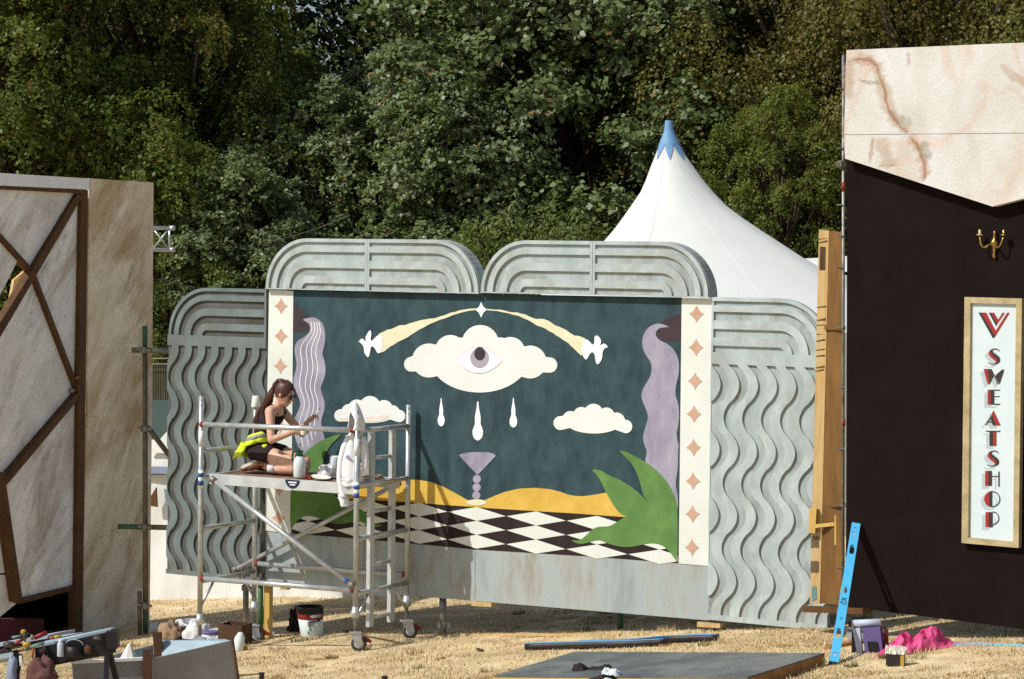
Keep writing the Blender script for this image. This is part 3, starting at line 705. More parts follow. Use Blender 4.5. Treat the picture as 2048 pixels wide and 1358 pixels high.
for x, y in ((288,700),(290,857),(290,1054),(290,1211),(291,1275)):
    c = tz(x, y, Yt-.05); MB().lathe(c, [(.03,-.035),(.046,-.03),(.046,.03),(.03,.035)], 10).box(c+Vector((.05,-.03,0)), (.028,0,0), (0,.012,0), (0,0,.014)).box(c+Vector((-.05,-.03,.01)), (.02,0,0), (0,.012,0), (0,0,.012)).go('clamp', M['galv'], tr)

# --- black wall at the right
rw = thing('black_wall', RW.at(.8, .25), 'tall black painted set wall with a pointed marble fascia', 'set wall')
X2 = 2420
def ry(y0, s): return y0 + s*(X2-1690)
sheet('black_board', RW, [(1692,104),(X2,ry(104,-.042)),(X2,ry(480.7,.012)),(1694,480.3)], 0, .018, M['black'], rw)
sheet('black_board', RW, [(1694,480.6),(X2,ry(481,.012)),(X2,ry(1074.8,.072)),(1692,1070.8)], 0, .018, M['black'], rw)
sheet('black_board', RW, [(1692,1071),(X2,ry(1075,.072)),(X2,ry(1214,.125)),(1690,1213)], .003, .02, M['black'], rw)
sheet('added_seam_backing', RW, [(1700,470),(X2,ry(471,.012)),(X2,ry(491,.012)),(1700,491)], -.03, .02, M['black'], rw)  # black strip added behind the seam so no light shows through
up = sheet('marble_fascia', RW, [(1693,100),(X2,ry(100,-.042)),(X2,ry(268,-.008)),(1688,269)], .09, .09, M['stoneR'], rw)
lo_ = sheet('marble_fascia', RW, [(1688,270),(X2,ry(269,-.008)),(X2,300),(1985,413),(1690,317)], .092, .09, M['stoneR'], rw)
def vein(pts, ws, m, off, par):
    V, F, fd = [], [], []
    for i, (x, y) in enumerate(pts):
        a = pts[max(i-1,0)]; b = pts[min(i+1,len(pts)-1)]; d = Vector((b[0]-a[0], b[1]-a[1])).normalized(); e = min(1, .35+6*min(i, len(pts)-1-i)/len(pts))
        for k, f in ((-1,0),(-.4,.8),(.4,.8),(1,0)):
            V.append(RW.pt(x-d.y*ws[i]*k, y+d.x*ws[i]*k, off)); fd.append(f*e)
        if i:
            for k in range(3): q = (i-1)*4+k; F.append((q, q+1, q+5, q+4))
    o = build('vein', V, F, M[m], par, True); at = o.data.attributes.new('fade', 'FLOAT', 'POINT'); at.data.foreach_set('value', fd); return o
def wob(pts, n=5, a=3.0):
    out = []
    for i in range(len(pts)-1):
        for k in range(n): t_ = k/n; out.append((pts[i][0]*(1-t_)+pts[i+1][0]*t_+random.uniform(-a,a), pts[i][1]*(1-t_)+pts[i+1][1]*t_+random.uniform(-a,a)))
    return out+[pts[-1]]
mainv = [(1693,124),(1715,118),(1738,119),(1755,132),(1757,150),(1768,175),(1772,205),(1782,228),(1795,246),(1810,260),(1815,266)]
lowv = [(1818,273),(1832,287),(1840,305),(1848,325),(1850,345),(1846,362)]
def vr(pts, w, m, off, par, a=1.6): w *= 1.5; q = wob(pts, 4, a); vein(q, [w*random.uniform(.5,1.3)*min(1, .5+4*min(i, len(q)-1-i)/len(q)) for i in range(len(q))], m, off, par)
vr(mainv, 11, 'vein2', .0912, up); vr(mainv, 3.5, 'vein', .0924, up); vr(mainv, 1.8, 'vein', .0936, up, 1.2)
vr(lowv, 11, 'vein2', .0932, lo_); vr(lowv, 3.5, 'vein', .0944, lo_); vr(lowv, 1.8, 'vein', .0956, lo_, 1.2)
vr([(1693,124),(1700,140),(1695,170),(1700,200)], 9, 'vein2', .0918, up)
vr([(1746,274),(1744,290),(1741,312),(1740,325)], 4, 'vein', .0938, lo_, 1); vr([(1762,274),(1768,300),(1776,325),(1780,336)], 14, 'vein2', .0935, lo_)
vr([(2000,128),(2025,150),(2048,165),(2080,180),(2140,200)], 7, 'vein2', .0915, up); vr([(1815,105),(1818,118),(1814,135)], 3, 'vein2', .0916, up)
vr([(1780,225),(1800,240),(1826,248)], 9, 'veing', .0930, up); vr([(1842,285),(1850,300),(1856,320)], 11, 'veing', .0950, lo_); vr([(1716,160),(1740,164),(1760,168)], 4, 'veing', .0927, up)
for x in (1750, 2000, 2300): sheet('stud', RW, [(x,130),(x+14,130),(x+14,1200),(x,1200)], -.02, .06, M['wood'], rw)
# standard with couplers at its edge
Ys = 20.34
pb = atY(1687, 1215, Ys); zb = ghe(pb.x, pb.y)
st = thing('edge_standard', (pb.x, pb.y, zb), 'thin grey standard with short pegs up the edge of the black wall', 'scaffold tube')
MB().tube([(pb.x,pb.y,zb), atY(1687,110,Ys)], .014, 8).go('tube', M['galv'], st, True)
for y in (178, 297, 410, 472, 536, 655, 775, 898, 1012, 1136, 1195):
    c = atY(1686, y, Ys); MB().tube([c+Vector((-.055,-.01,0)), c+Vector((.012,-.01,0))], .008, 6).go('peg', M['galv'], st)
for y0, y1, m in ((364,383,'redp'),(838,852,'redp')):
    MB().tube([atY(1687,y0,Ys), atY(1687,y1,Ys)], .0165, 8).go('tape', M[m], st, True)
c = atY(1682, 328, Ys); MB().lathe(c, [(.02,-.03),(.035,-.02),(.035,.02),(.02,.03)], 8).box(c+Vector((-.02,-.02,0)), (.03,0,0), (0,.01,0), (0,0,.012)).go('coupler', M['galv'], st)

# --- timber side frame between wave panel and black wall
TP = Plane(atY(1645, 800, 20.72), (.865, -.502, 0)); TP.p.z = 0
tf = thing('timber_bay', TP.at(0, gz(2.7,20.7)), 'tall new-timber side frame standing between wave panel and black wall', 'timber frame')
sheet('stud', TP, [(1638,459),(1658,462),(1640,1208),(1620,1206)], 0, .045, M['wood'], tf)
web0, web1 = [(1658.5,462),(1687,464)], [(1640.5,1206),(1684,1212)]
wv = [TP.pt(1658.5,462,-.02), atY(1688,464,20.42), atY(1688,1212,20.42), TP.pt(1640.5,1206,-.02)]
MB().prism(wv, Vector((-.01,.012,0))).go('plywood_web', M['ply'], tf)
for y0, y1 in ((655,664),(1010,1018)):
    MB().bar(TP.pt(1652,y0,.0), atY(1688,y1-8,20.36), .03, .035).go('noggin', M['ply'], tf)
sheet('block', TP, [(1618,1017),(1633,1018),(1630,1067),(1617,1066)], .05, .045, M['woody'], tf)
sheet('block', TP, [(1669,1031),(1679,1031),(1679,1090),(1669,1090)], .12, .03, M['woody'], tf)
MB().bar(TP.pt(1632,1052,.06), TP.pt(1670,1048,.10), .025, .03).go('brace', M['woody'], tf)
MB().bar(TP.pt(1614,1218,.03), atY(1735,1222,20.0), .10, .05).go('sole_plate', M['batten'], tf)
flat('green_mark', TP, [(1623,1174),(1633,1172),(1634,1198),(1624,1203)], .003, M['tealp'], tf)
for y0 in (1072, 1122):
    pts = []
    for i in range(9):
        x = 1621.5+i*1.9
        flat('ink_stroke', TP, [(x, y0+random.uniform(-2,2)), (x+.9, y0), (x+.6, y0+24+random.uniform(-3,3)), (x-.3, y0+24)], .003, M['sdark'], tf)
for y0 in (478, 485, 614, 640, 650, 668, 682, 700, 712, 735, 742):
    flat('grain_mark', TP, [(1632.5-(y0-478)*.022+4,y0),(1655-(y0-478)*.024,y0-random.uniform(0,6)),(1655-(y0-478)*.024,y0-random.uniform(-1,2)),(1632.5-(y0-478)*.022+4,y0+1.3)], .003, M['batten'], tf)
flat('dark_label', TP, [(1640,493),(1651,494),(1650,540),(1639,540)], .003, M['dbrown'], tf)

# ------------------------------------------------------------------ sign and wall light on the black wall
sg = thing('wall_sign', RW.pt(1984, 1090, .05), 'tall gilt-framed white sign with vertical red and black lettering', 'sign')
FR = [(1929,594),(2044,597),(2037,1096),(1923,1086)]
IN = [(1940.5,606),(2032,608.5),(2026,1083.5),(1936,1075)]
for i in range(4):
    j = (i+1) % 4; sheet('frame_bar', RW, [FR[i], FR[j], IN[j], IN[i]], .055 + (.001 if i % 2 else 0), .05, M['gold'], sg)
bd = sheet('board', RW, [(1937,603),(2034,605),(2029,1086),(1933,1078)], .03, .02, M['signw'], sg)
def k2(p): return [(1880+x*.2577, 430+y*.2577) for x, y in p]
def k3(p): return [(1880+x*.2577, 760+y*.2577) for x, y in p]
def let(pts, m, conv, z): return flat('letter_stroke', RW, conv(pts), .0315+z, M[m], bd)
def rc(x0, y0, x1, y1): return [(x0,y0),(x1,y0),(x1,y1),(x0,y1)]
SH = (-26, 22)
def both(shapes, conv):
    for pts, m, dz in shapes:
        let([(x+SH[0], y+SH[1]) for x, y in pts], 'sgrey', conv, 0 + dz*.3)
    for pts, m, dz in shapes: let(pts, m, conv, .003+dz)
# emblem
for pts, m, dz in (([(298,757),(320,757),(428,940),(410,957)], 'sdark', 0), ([(320,757),(358,757),(432,898),(522,757),(540,757),(428,940)], 'sred', 0),
               ([(378,758),(396,758),(445,842),(434,862)], 'sdark', 0), ([(396,758),(420,758),(452,812),(485,758),(502,758),(445,842)], 'sred', 0)):
    let(pts, m, k2, .003+dz)
def esses(conv, ox, oy):
    c = [(462,1052),(440,1036),(405,1040),(380,1062),(378,1090),(400,1110),(430,1125),(430,1148),(405,1160),(370,1148)]
    th = [4,5,8,16,20,22,18,12,6,3]
    c = [(x+ox, y+oy) for x, y in c]
    def ribbon(k0, k1):
        L, R2 = [], []
        for i, (x, y) in enumerate(c):
            a = c[max(i-1,0)]; b = c[min(i+1,len(c)-1)]; d = Vector((b[0]-a[0], b[1]-a[1])).normalized()
            L.append((x+d.y*th[i]*k0, y-d.x*th[i]*k0)); R2.append((x+d.y*th[i]*k1, y-d.x*th[i]*k1))
        return smoothpoly(L+R2[::-1], 1)
    let([(x+SH[0], y+SH[1]) for x, y in ribbon(-1, 1)], 'sgrey', conv, 0)
    # reshape the curve into an S with a heavy spine: dark upper-right half, red lower-left half
    let(ribbon(0, 1), 'sred', conv, .003); let(ribbon(-1, 0), 'sdark', conv, .0032)
def ess(conv, x0, y0):           # heavy-spined S in a 100 x 125 box
    top = [(98,22),(80,4),(55,0),(25,10),(8,32),(12,55),(30,72),(52,88),(66,102),(66,112),(52,120),(30,120),(5,108)]
    bot = [(2,112),(28,126),(60,126),(92,112),(100,88),(92,66),(70,50),(48,36),(38,22),(44,12),(60,8),(78,12),(94,26)]
    mid = [(8,32),(12,55),(30,72),(52,88),(66,102),(66,112),(80,100),(72,80),(50,62),(32,46),(26,30),(25,12)]
    S = smoothpoly([(x0+x, y0+y) for x, y in top+bot], 1)
    let([(x+SH[0], y+SH[1]) for x, y in S], 'sgrey', conv, 0)
    let(S, 'sdark', conv, .003); let(smoothpoly([(x0+x, y0+y) for x, y in mid], 1), 'sred', conv, .006)
ess(k2, 368, 1034); ess(k3, 360, 545)
both([([(338,1195),(368,1195),(385,1312),(370,1312)], 'sred', 0), ([(368,1195),(385,1195),(420,1245),(385,1312)], 'sdark', 0), ([(385,1195),(400,1195),(455,1312),(445,1312),(420,1250)], 'sdark', .001), ([(484,1198),(497,1198),(460,1312),(428,1250),(440,1235)], 'sdark', .002)], k2)
both([(rc(370,75,392,190), 'sred', 0), (rc(392,75,420,190), 'sdark', 0), (rc(420,75,466,82), 'sdark', 0), (rc(420,125,462,131), 'sdark', 0), (rc(420,184,467,192), 'sdark', 0)], k3)
both([([(415,234),(470,352),(436,352),(402,262)], 'sred', 0), ([(402,262),(436,352),(412,352),(398,330),(394,282)], 'sdark', 0), ([(394,282),(398,296),(358,350),(350,350)], 'sdark', 0), (rc(366,322,400,328), 'sdark', .001)], k3)
both([(rc(384,394,412,510), 'sdark', 0), (rc(412,404,437,510), 'sred', 0), (rc(356,394,384,401), 'sdark', 0), (rc(412,394,468,402), 'sdark', 0)], k3)
both([(rc(350,705,374,820), 'sred', 0), (rc(374,705,402,820), 'sdark', 0), (rc(402,745,452,751), 'sdark', 0), (rc(452,710,462,826), 'sdark', 0)], k3)
def halfd(cx, cy, r, a0, a1, n=14): return [(cx+r*math.cos(t), cy+r*math.sin(t)) for t in np.linspace(a0, a1, n)]
both([(halfd(405,924,62, math.pi*.62, math.pi*1.38), 'sred', 0), (halfd(405,924,62, math.pi*1.38, math.pi*1.5)+halfd(405,924,62, math.pi*.5, math.pi*.62), 'sdark', 0),
      (halfd(405,924,62,-math.pi/2,math.pi/2)+halfd(405,924,55,math.pi/2,-math.pi/2), 'sdark', .001)], k3)
both([(rc(353,1025,378,1140), 'sred', 0), (rc(378,1025,408,1142), 'sdark', 0), (halfd(408,1072,52,-math.pi/2,math.pi/2)+halfd(408,1072,45,math.pi/2,-math.pi/2), 'sdark', 0)], k3)

sc0 = RW.pt(1989, 492, .02); D_, N_ = RW.d, RW.n
sconce = thing('wall_sconce', sc0, 'small brass two-armed candle sconce above the framed sign', 'wall sconce')
MB().lathe(sc0, [(.004,-.125),(.016,-.11),(.022,-.085),(.012,-.07),(.018,-.05),(.015,-.02),(.034,.0),(.046,.03),(.03,.06),(.014,.075),(.022,.095),(.012,.115),(.02,.13),(.006,.15)], 12).go('backplate', M['brass'], sconce, True)
for s in (-1, 1):
    pts = []
    for i in range(13):
        t = i/12; x = s*(.015+.115*t); y = .02+.055*math.sin(t*math.pi*.75); z = .01+.012*math.sin(t*5)-.05*math.sin(t*math.pi)**2+.035*t
        if t > .8: z += (t-.8)*.3
        pts.append(sc0 + D_*x + N_*y + Vector((0,0,z)))
    arm = MB().tube(pts, .009, 8).go('arm', M['brass'], sconce, True)
    e = pts[-1]; MB().lathe(e, [(.01,0),(.034,.012),(.034,.018),(.014,.022),(.016,.06),(.012,.065)], 12).go('candle_cup', M['brass'] if s > 0 else M['gold'], arm, True)
    MB().ball(sc0 + D_*s*.055 + N_*.05 + Vector((0,0,-.01)), .016, 8, 6).go('scroll', M['brass'], arm, True)

sconce.scale = (.82, .82, .82)

# ------------------------------------------------------------------ scaffold tower
SU = Vector((.865, -.502, 0)).normalized(); SV = Vector((.502, .865, 0)).normalized()
FRp = atY(712, 1100, 22.3); FRp.z = 0
PFR = FRp; PFL = FRp - SU*1.8; PBR = FRp + SV*.88; PBL = PFL + SV*.88
zr_ = lambda r: CAMZ + r
ZT, ZG, ZD, ZM, ZL = zr_(-1.47), zr_(-1.69), zr_(-2.19), zr_(-2.69), zr_(-3.20)
tw = thing('scaffold_tower', (FRp - SU*.9 + SV*.44).to_tuple()[:2]+(gz(-2,22.8),), 'silver aluminium mobile scaffold tower on castors before the mural', 'scaffold tower')
def P3(p, z):
    q = (FRp - p); q.z = 0; return Vector((p.x, p.y, z - .016*max(0, q.dot(SU))))
for p, top in ((PFL, ZT+.06), (PFR, ZT), (PBR, ZT-.02), (PBL, ZT-.06)):
    zg = ghe(p.x, p.y); ca = zg+.26
    po = MB().tube([P3(p, ca+.16), P3(p, top)], .0255, 14).go('upright', M['alu'], tw, True)
    for i in range(2): MB().tube([P3(p, top-.035-.05*i)+Vector((0,-.024,0)), P3(p, top-.035-.05*i)+Vector((0,-.0275,0))], .005, 6).go('pin_hole', M['blackp'], po)
    # adjustable leg, collar, castor
    MB().tube([P3(p, zg+.2), P3(p, ca+.17)], .018, 12).go('leg_screw', M['galv'], po, True)
    MB().lathe(P3(p, ca+.10), [(.025,-.05),(.038,-.04),(.046,-.005),(.046,.01),(.036,.02),(.03,.06)], 12).go('adjuster_nut', M['alu'], po, True)
    a = random.uniform(-.6, .6); fx = Vector((math.cos(a), math.sin(a), 0)); fy = Vector((-fx.y, fx.x, 0))
    wc = P3(p, zg+.075) + fx*.035
    wh = MB().lathe(wc - fy*.022, [(.02,0),(.066,0),(.074,.008),(.074,.036),(.066,.044),(.02,.044)], 20, axis=fy).go('castor_wheel', M['dmetal'], tw, True)
    MB().lathe(wc - fy*.026, [(.034,0),(.044,.002),(.044,.05),(.034,.052)], 16, axis=fy).go('rim', M['lgrey'], wh, True)
    br = MB()
    for s in (-1, 1): br.prism([wc+fy*s*.036+fx*.0+Vector((0,0,-.02)), wc+fy*s*.036+fx*.035, P3(p, zg+.17)+fx*.055+fy*s*.036, P3(p, zg+.17)-fx*.05+fy*s*.036, wc+fy*s*.036-fx*.03], fy*.004)
    br.box(P3(p, zg+.178), fx*.055, fy*.042, (0,0,.008)).go('castor_bracket', M['alu'], tw)
    MB().prism([wc+fx*.05+Vector((0,0,.02)), wc+fx*.115+Vector((0,0,.0)), wc+fx*.12+Vector((0,0,.025)), wc+fx*.05+Vector((0,0,.07))], fy*.03).go('brake_pedal', M['redp'], tw)
    MB().prism([wc-fx*.09+Vector((0,0,.09)), wc-fx*.04+Vector((0,0,.085)), wc-fx*.04+Vector((0,0,.11)), wc-fx*.085+Vector((0,0,.115))], fy*.03).go('brake_pedal', M['redp'], tw)
def rung(a, b, r, z0, z1=None, nm='rung', m='alu'):
    return MB().tube([P3(a, z0), P3(b, z0 if z1 is None else z1)], r, 12).go(nm, M[m], tw, True)
for z in (ZG, ZD, ZM, ZL): rung(PFR, PBR, .024, z)
for z in (ZG-.25, ZM, ZL): rung(PFL, PBL, .024, z)
rung(PFL, PBL, .024, ZD)
# guard rail, ledgers with red claws
def rail(a, b, z, nm, off=Vector((0,0,0))):
    o = rung(a+SU*.05+off, b-SU*.05+off, .025, z, nm=nm)
    for q, s in ((a, 1), (b, -1)):
        c = P3(q, z)+SU*s*.035+off; MB().lathe(c-SU*s*.02, [(.016,0),(.030,.004),(.030,.026),(.026,.03)], 10, axis=SU*s).go('claw', M['redp'], o, True)
    return o
rail(PFL, PFR, ZG+.01, 'guard_rail', -SV*.03)
rail(PFL, PFR, ZL+.03, 'ledger'); rail(PBL, PBR, ZL+.08, 'ledger')
for a, b in ((P3(PFL+SU*.17, ZD-.02)-SV*.03, P3(PFR-SU*.02, ZL+.08)-SV*.03), (P3(PBL-SU*.25, ZL-.0)+SV*.02, P3(PBR-SU*.12, ZD-.06)+SV*.0)):
    br = MB().tube([a, b], .0235, 12).go('diagonal_brace', M['alu'], tw, True)
    d = (b-a).normalized()
    MB().tube([b-d*.09, b-d*.05], .0245, 12).go('blue_band', M['blues'], br, True)
    for e in (a, b): MB().lathe(e, [(.02,-.03),(.035,-.025),(.035,.025),(.02,.03)], 10, axis=d).go('hook', M['galv'], br, True)
for p, s in ((PFL, 1), (PFR, -1), (PBR, -1), (PBL, 1)):
    q = p + SV*(.22 if p in (PFL, PFR) else -.22)
    MB().tube([P3(p, ZL-.26), P3(q, ZL-.01)], .013, 8).go('gusset_strut', M['alu'], tw, True)
# deck
dk0, dk1 = PFL+SU*.10+SV*.05, PFR-SU*.06+SV*.05
deck = MB().box(P3((dk0+dk1)/2+SV*.36, ZD+.002), SU*((dk1-dk0).length/2), SV*.35, (0,0,.012)).go('deck_board', M['deck'], tw)
DZ = ZD+.014
for v in (.0, .72):
    MB().box(P3((dk0+dk1)/2+SV*v, ZD-.03), SU*((dk1-dk0).length/2+.03), SV*.012, (0,0,.05)).go('deck_beam', M['beam'], deck)
for u in (-.02, (dk1-dk0).length+.02):
    MB().box(P3(dk0+SU*u+SV*.36, ZD-.015), SU*.02, SV*.36, (0,0,.03)).go('deck_beam', M['beam'], deck)
def sticker(pts, m, par=tw): return build('sticker', pts, [tuple(range(len(pts)))], M[m], par)
c = P3((dk0+dk1)/2 - SV*.0135+SU*.13, ZD-.025)
sb_ = sticker([c+SU*x+Vector((0,0,z)) for x, z in [(-.085,.04)]+[(.085*math.cos(t), .04-.085*math.sin(t)) for t in np.linspace(math.pi*.98, .02, 12)]], 'navys', deck)
sticker([c-SV*.002+SU*x+Vector((0,0,z)) for x, z in ((-.05,.022),(.05,.022),(.045,.008),(-.045,.008))], 'stick', deck)
sticker([c-SV*.002+SU*x+Vector((0,0,z)) for x, z in ((-.035,-.002),(.035,-.002),(.028,-.014),(-.028,-.014))], 'stick', deck)
for p, zc in ((PFL, ZD-.02), (PFR, ZD-.06)):
    for r, m, h0, h1 in ((.0262,'stick',-.09,.09), (.0266,'blues',-.06,-.015), (.0266,'blues',.02,.06)):
        MB().tube([P3(p, zc+h0), P3(p, zc+h1)], r, 14).go('sticker_band', M[m], tw, True)
for p, zc in ((PFL, ZG-.12), (PFR, ZG-.14)): MB().tube([P3(p, zc-.09), P3(p, zc+.07)], .0262, 14).go('sticker_band', M['stick'], tw, True)
# ladder built into the right-hand end
l0, l1 = PFR+SV*.26-SU*.012, PFR+SV*.62-SU*.012
for q in (l0, l1):
    MB().box(P3(q, (ZG-.03+ZL-.34)/2), SU*.02, SV*.036, (0,0,(ZG-.03-ZL+.34)/2)).go('ladder_stile', M['beam'], tw)
for i in range(7):
    z = ZD+.23-.25*i
    MB().tube([P3(l0, z), P3(l1, z)], .018, 10).go('ladder_rung', M['alu'], tw, True)

# ------------------------------------------------------------------ things on the tower
def deckpt(px, v, z=0.0):
    """point on the deck under picture column px, v metres in from the front beam"""
    q = P3(dk0+SV*v, DZ)
    d = ray(px, 950); n = SV; t = (q-CO).dot(n)/d.dot(n); p = CO+d*t
    return Vector((p.x, p.y, DZ+z))
b0 = deckpt(599, .12)
bt_ = thing('sprayer_bottle', b0, 'milky pump sprayer bottle with green cap beside the kneeling painter', 'bottle')
MB().lathe(b0, [(.052,0),(.058,.008),(.058,.10),(.06,.11),(.058,.14),(.052,.17),(.034,.195),(.026,.205)], 20).go('body', M['milk'], bt_, True)
MB().lathe(b0+Vector((0,0,.2)), [(.03,0),(.03,.035),(.033,.04),(.033,.055),(.012,.06)], 16).go('cap', M['greenp'], bt_, True)
MB().tube([b0+Vector((0,0,.25)), b0+Vector((-.002,0,.31))], .005, 8).ball(b0+Vector((-.002,0,.315)), .012, 8, 6).go('pump_rod', M['galv'], bt_, True)
MB().tube([b0+SU*-.02+Vector((0,0,.245)), b0+SU*-.075+Vector((0,0,.24)), b0+SU*-.085+Vector((0,0,.19)), b0+SU*-.08+Vector((0,0,.15))], .011, 8).go('trigger_handle', M['greenp'], bt_, True)
MB().tube([b0+SU*.02+Vector((0,0,.235)), b0+SU*.07+Vector((0,0,.228))], .006, 8).go('nozzle', M['lgrey'], bt_, True)
q = MB().box(deckpt(619,.12)+Vector((0,0,.012)), SU*.03, SV*.02, (0,0,.012)).ball(deckpt(612,.1)+Vector((0,0,.012)), .016, 8, 6).go('red_clamp', M['redp']); tag(q, 'small red clip lying between the sprayer bottle and the paper plate', 'clip')
q = MB().lathe(deckpt(642,.13), [(.05,0),(.085,.012),(.095,.022),(.09,.022),(.05,.008)], 20, axis=(.1,-.12,1)).go('paper_plate', M['paper'], None, True); tag(q, 'cream paper plate on the scaffold deck below the hanging hoodie', 'plate')
q = crumple('plastic_bag', deckpt(655,.3), .10, .08, .10, M['bag'], None, 3, .5); tag(q, 'crumpled clear plastic bag behind the paper plate on the deck', 'bag')
q = MB().lathe(deckpt(669,.55), [(.045,0),(.05,.01),(.05,.17),(.046,.18),(.042,.17),(.042,.02)], 16).go('tall_tub', M['milk'], None, True); tag(q, 'tall pale tub on the deck behind the hanging hoodie', 'tub')
q0 = deckpt(730,.6)
tc = thing('paint_tin', q0, 'pale paint tin with raised lid behind the ladder', 'tin'); MB().lathe(q0, [(.07,0),(.075,.01),(.075,.09),(.07,.095)], 18).go('body', M['lgrey'], tc, True); MB().lathe(q0+Vector((.0,0,.10)), [(.08,0),(.085,.006),(.08,.014)], 18, axis=(.15,0,1)).go('lid', M['paper'], tc, True)
q = crumple('rag', deckpt(748,.35), .09, .07, .05, M['card'], None, 9, .5); tag(q, 'brown rag on the deck end beside the ladder', 'rag')
cp = P3(PBL, ZT-.06)
q = MB().lathe(cp+Vector((0,0,-.03)), [(.045,0),(.047,.004),(.032,.11),(.030,.112),(.0,.112)], 18).go('paper_cup', M['paper'], None, True); tag(q, 'white paper cup upside down on the rear scaffold upright', 'cup')

# hoodie over the front right upright
hd = thing('hooded_top', P3(PFR, ZD-.1), 'white hooded sweatshirt hung over the front scaffold upright', 'sweatshirt')
def cloth_tube(name, path, radii, par, n=26, fold=.18, freq=5, ph=0.0, open_end=False, m='cloth'):
    """path of centres (Vector), radii (ru,rv): draped cloth with vertical folds"""
    V, F = [], []
    for i, (c, (a, b_)) in enumerate(zip(path, radii)):
        for k in range(n):
            t = 2*math.pi*k/n; g_ = 1+fold*math.sin(freq*t+ph+i*.25)*min(1, i/3)*.8+fold*.4*math.sin(2*freq*t+1.3*i*.3)
            V.append(c + SU*a*g_*math.cos(t) + SV*b_*g_*math.sin(t))
    for i in range(len(path)-1):
        for k in range(n):
            p = i*n+k; r = i*n+(k+1)%n; F.append((p, r, r+n, p+n))
    F.append(tuple(range(n))[::-1])
    if not open_end: F.append(tuple(range((len(path)-1)*n, len(path)*n)))
    return build(name, V, F, M[m], par, True)
hp = P3(PFR, 0) + SV*.075
zz = lambda y, x=700: atY(x, y, 22.4).z
def hx(px): return (px-712-7.5)/(.865*217)
def hang(name, rows, n=40, seed=0, par=hd, thick=.006, fold=.16, fq=4):
    """cloth hanging in soft uneven folds; rows of (px, py, half width u, half depth v)"""
    V, F = [], []; R2 = []
    for i in range(len(rows)-1):
        for t in np.linspace(0, 1, 5)[:-1]: R2.append([rows[i][j]*(1-t)+rows[i+1][j]*t for j in range(4)])
    R2.append(list(rows[-1]))
    for i, (x, y, a_, b_) in enumerate(R2):
        t_ = i/len(R2)
        for k in range(n):
            t = 2*math.pi*k/n; nzv = mnoise.noise(Vector((math.cos(t)*1.6+seed, math.sin(t)*1.6, t_*2.2)))
            g_ = 1 + fold*(.25+t_)*math.sin(fq*t+1.5*math.sin(t_*3)+seed) + .30*nzv
            dz = .015*mnoise.noise(Vector((math.cos(t)*2, math.sin(t)*2+seed, 3)))*t_
            V.append(P3(hp, 0) + SU*(hx(x)+a_*g_*math.cos(t)) + SV*(b_*g_*math.sin(t)) + Vector((0,0,zz(y)+dz)))
    for i in range(len(R2)-1):
        for k in range(n): p = i*n+k; r = i*n+(k+1)%n; F.append((p, r, r+n, p+n))
    F.append(tuple(range(n))[::-1])
    o = build(name, V, F, M['cloth'], par, True); q = o.modifiers.new('t', 'SOLIDIFY'); q.thickness = thick; return o
hang('body', [(712,848,.03,.03),(709,858,.055,.04),(704,880,.075,.045),(701,905,.090,.045),(698,930,.105,.05),(696,950,.115,.055),(697,960,.11,.05)], 44, 1.0)
hang('hem_band', [(697,959,.112,.055),(697,966,.105,.05),(698,973,.10,.048)], 44, 1.0, fold=.1)
hang('sleeve', [(694,872,.02,.03),(686,895,.034,.04),(680,920,.04,.045),(679,950,.042,.045),(680,975,.044,.045),(683,998,.042,.042)], 24, 4.0, fq=3, fold=.2)
hang('sleeve_cuff', [(683,997,.043,.042),(685,1006,.034,.034),(686,1015,.032,.03)], 24, 4.0, fq=3, fold=.06)
hang('sleeve', [(722,872,.016,.03),(726,895,.024,.035),(728,925,.026,.035),(728,948,.022,.03)], 24, 7.0, fq=3, fold=.2)
# hood: a peaked shell hooked over the upright, open toward the camera
HV, HF = [], []
hc = P3(PFR, 0); NR, NK = 13, 25
for i in range(NR):
    t = i/(NR-1); y = 803+56*t; r = .006+.062*math.sin(min(1, t*1.3)*math.pi/2)**.9
    gap = 0 if t < .36 else .75*math.sin(min(1, (t-.36)/.3)*math.pi/2)*(1-.45*max(0, t-.7)/.3)
    for k in range(NK):
        a = math.pi*1.5 - .25 + gap + (2*math.pi-2*gap)*k/(NK-1)
        nzv = 1+.22*mnoise.noise(Vector((math.cos(a)*1.5, math.sin(a)*1.5, t*2.5)))
        HV.append(hc + SU*(r*nzv*math.cos(a) - .022 - .02*(1-t)) + SV*(r*1.1*nzv*math.sin(a)+.022) + Vector((0,0,zz(y))))
for i in range(NR-1):
    for k in range(NK-1): HF.append((i*NK+k, i*NK+k+1, (i+1)*NK+k+1, (i+1)*NK+k))
ho = build('hood', HV, HF, M['cloth'], hd, True)
sm = ho.modifiers.new('thick', 'SOLIDIFY'); sm.thickness = .006
cc = hp - SV*.075 + SU*hx(701)
build('printed_logo', [P3(cc, 0)+SU*x+Vector((0,0,zz(913)+z)) for x, z in ((-.03,0),(-.01,.02),(.015,.012),(.03,-.005),(.01,-.018),(-.02,-.014))], [(0,1,2,3,4,5)], mat('faded_mauve_print', C(150,140,160)), hd)

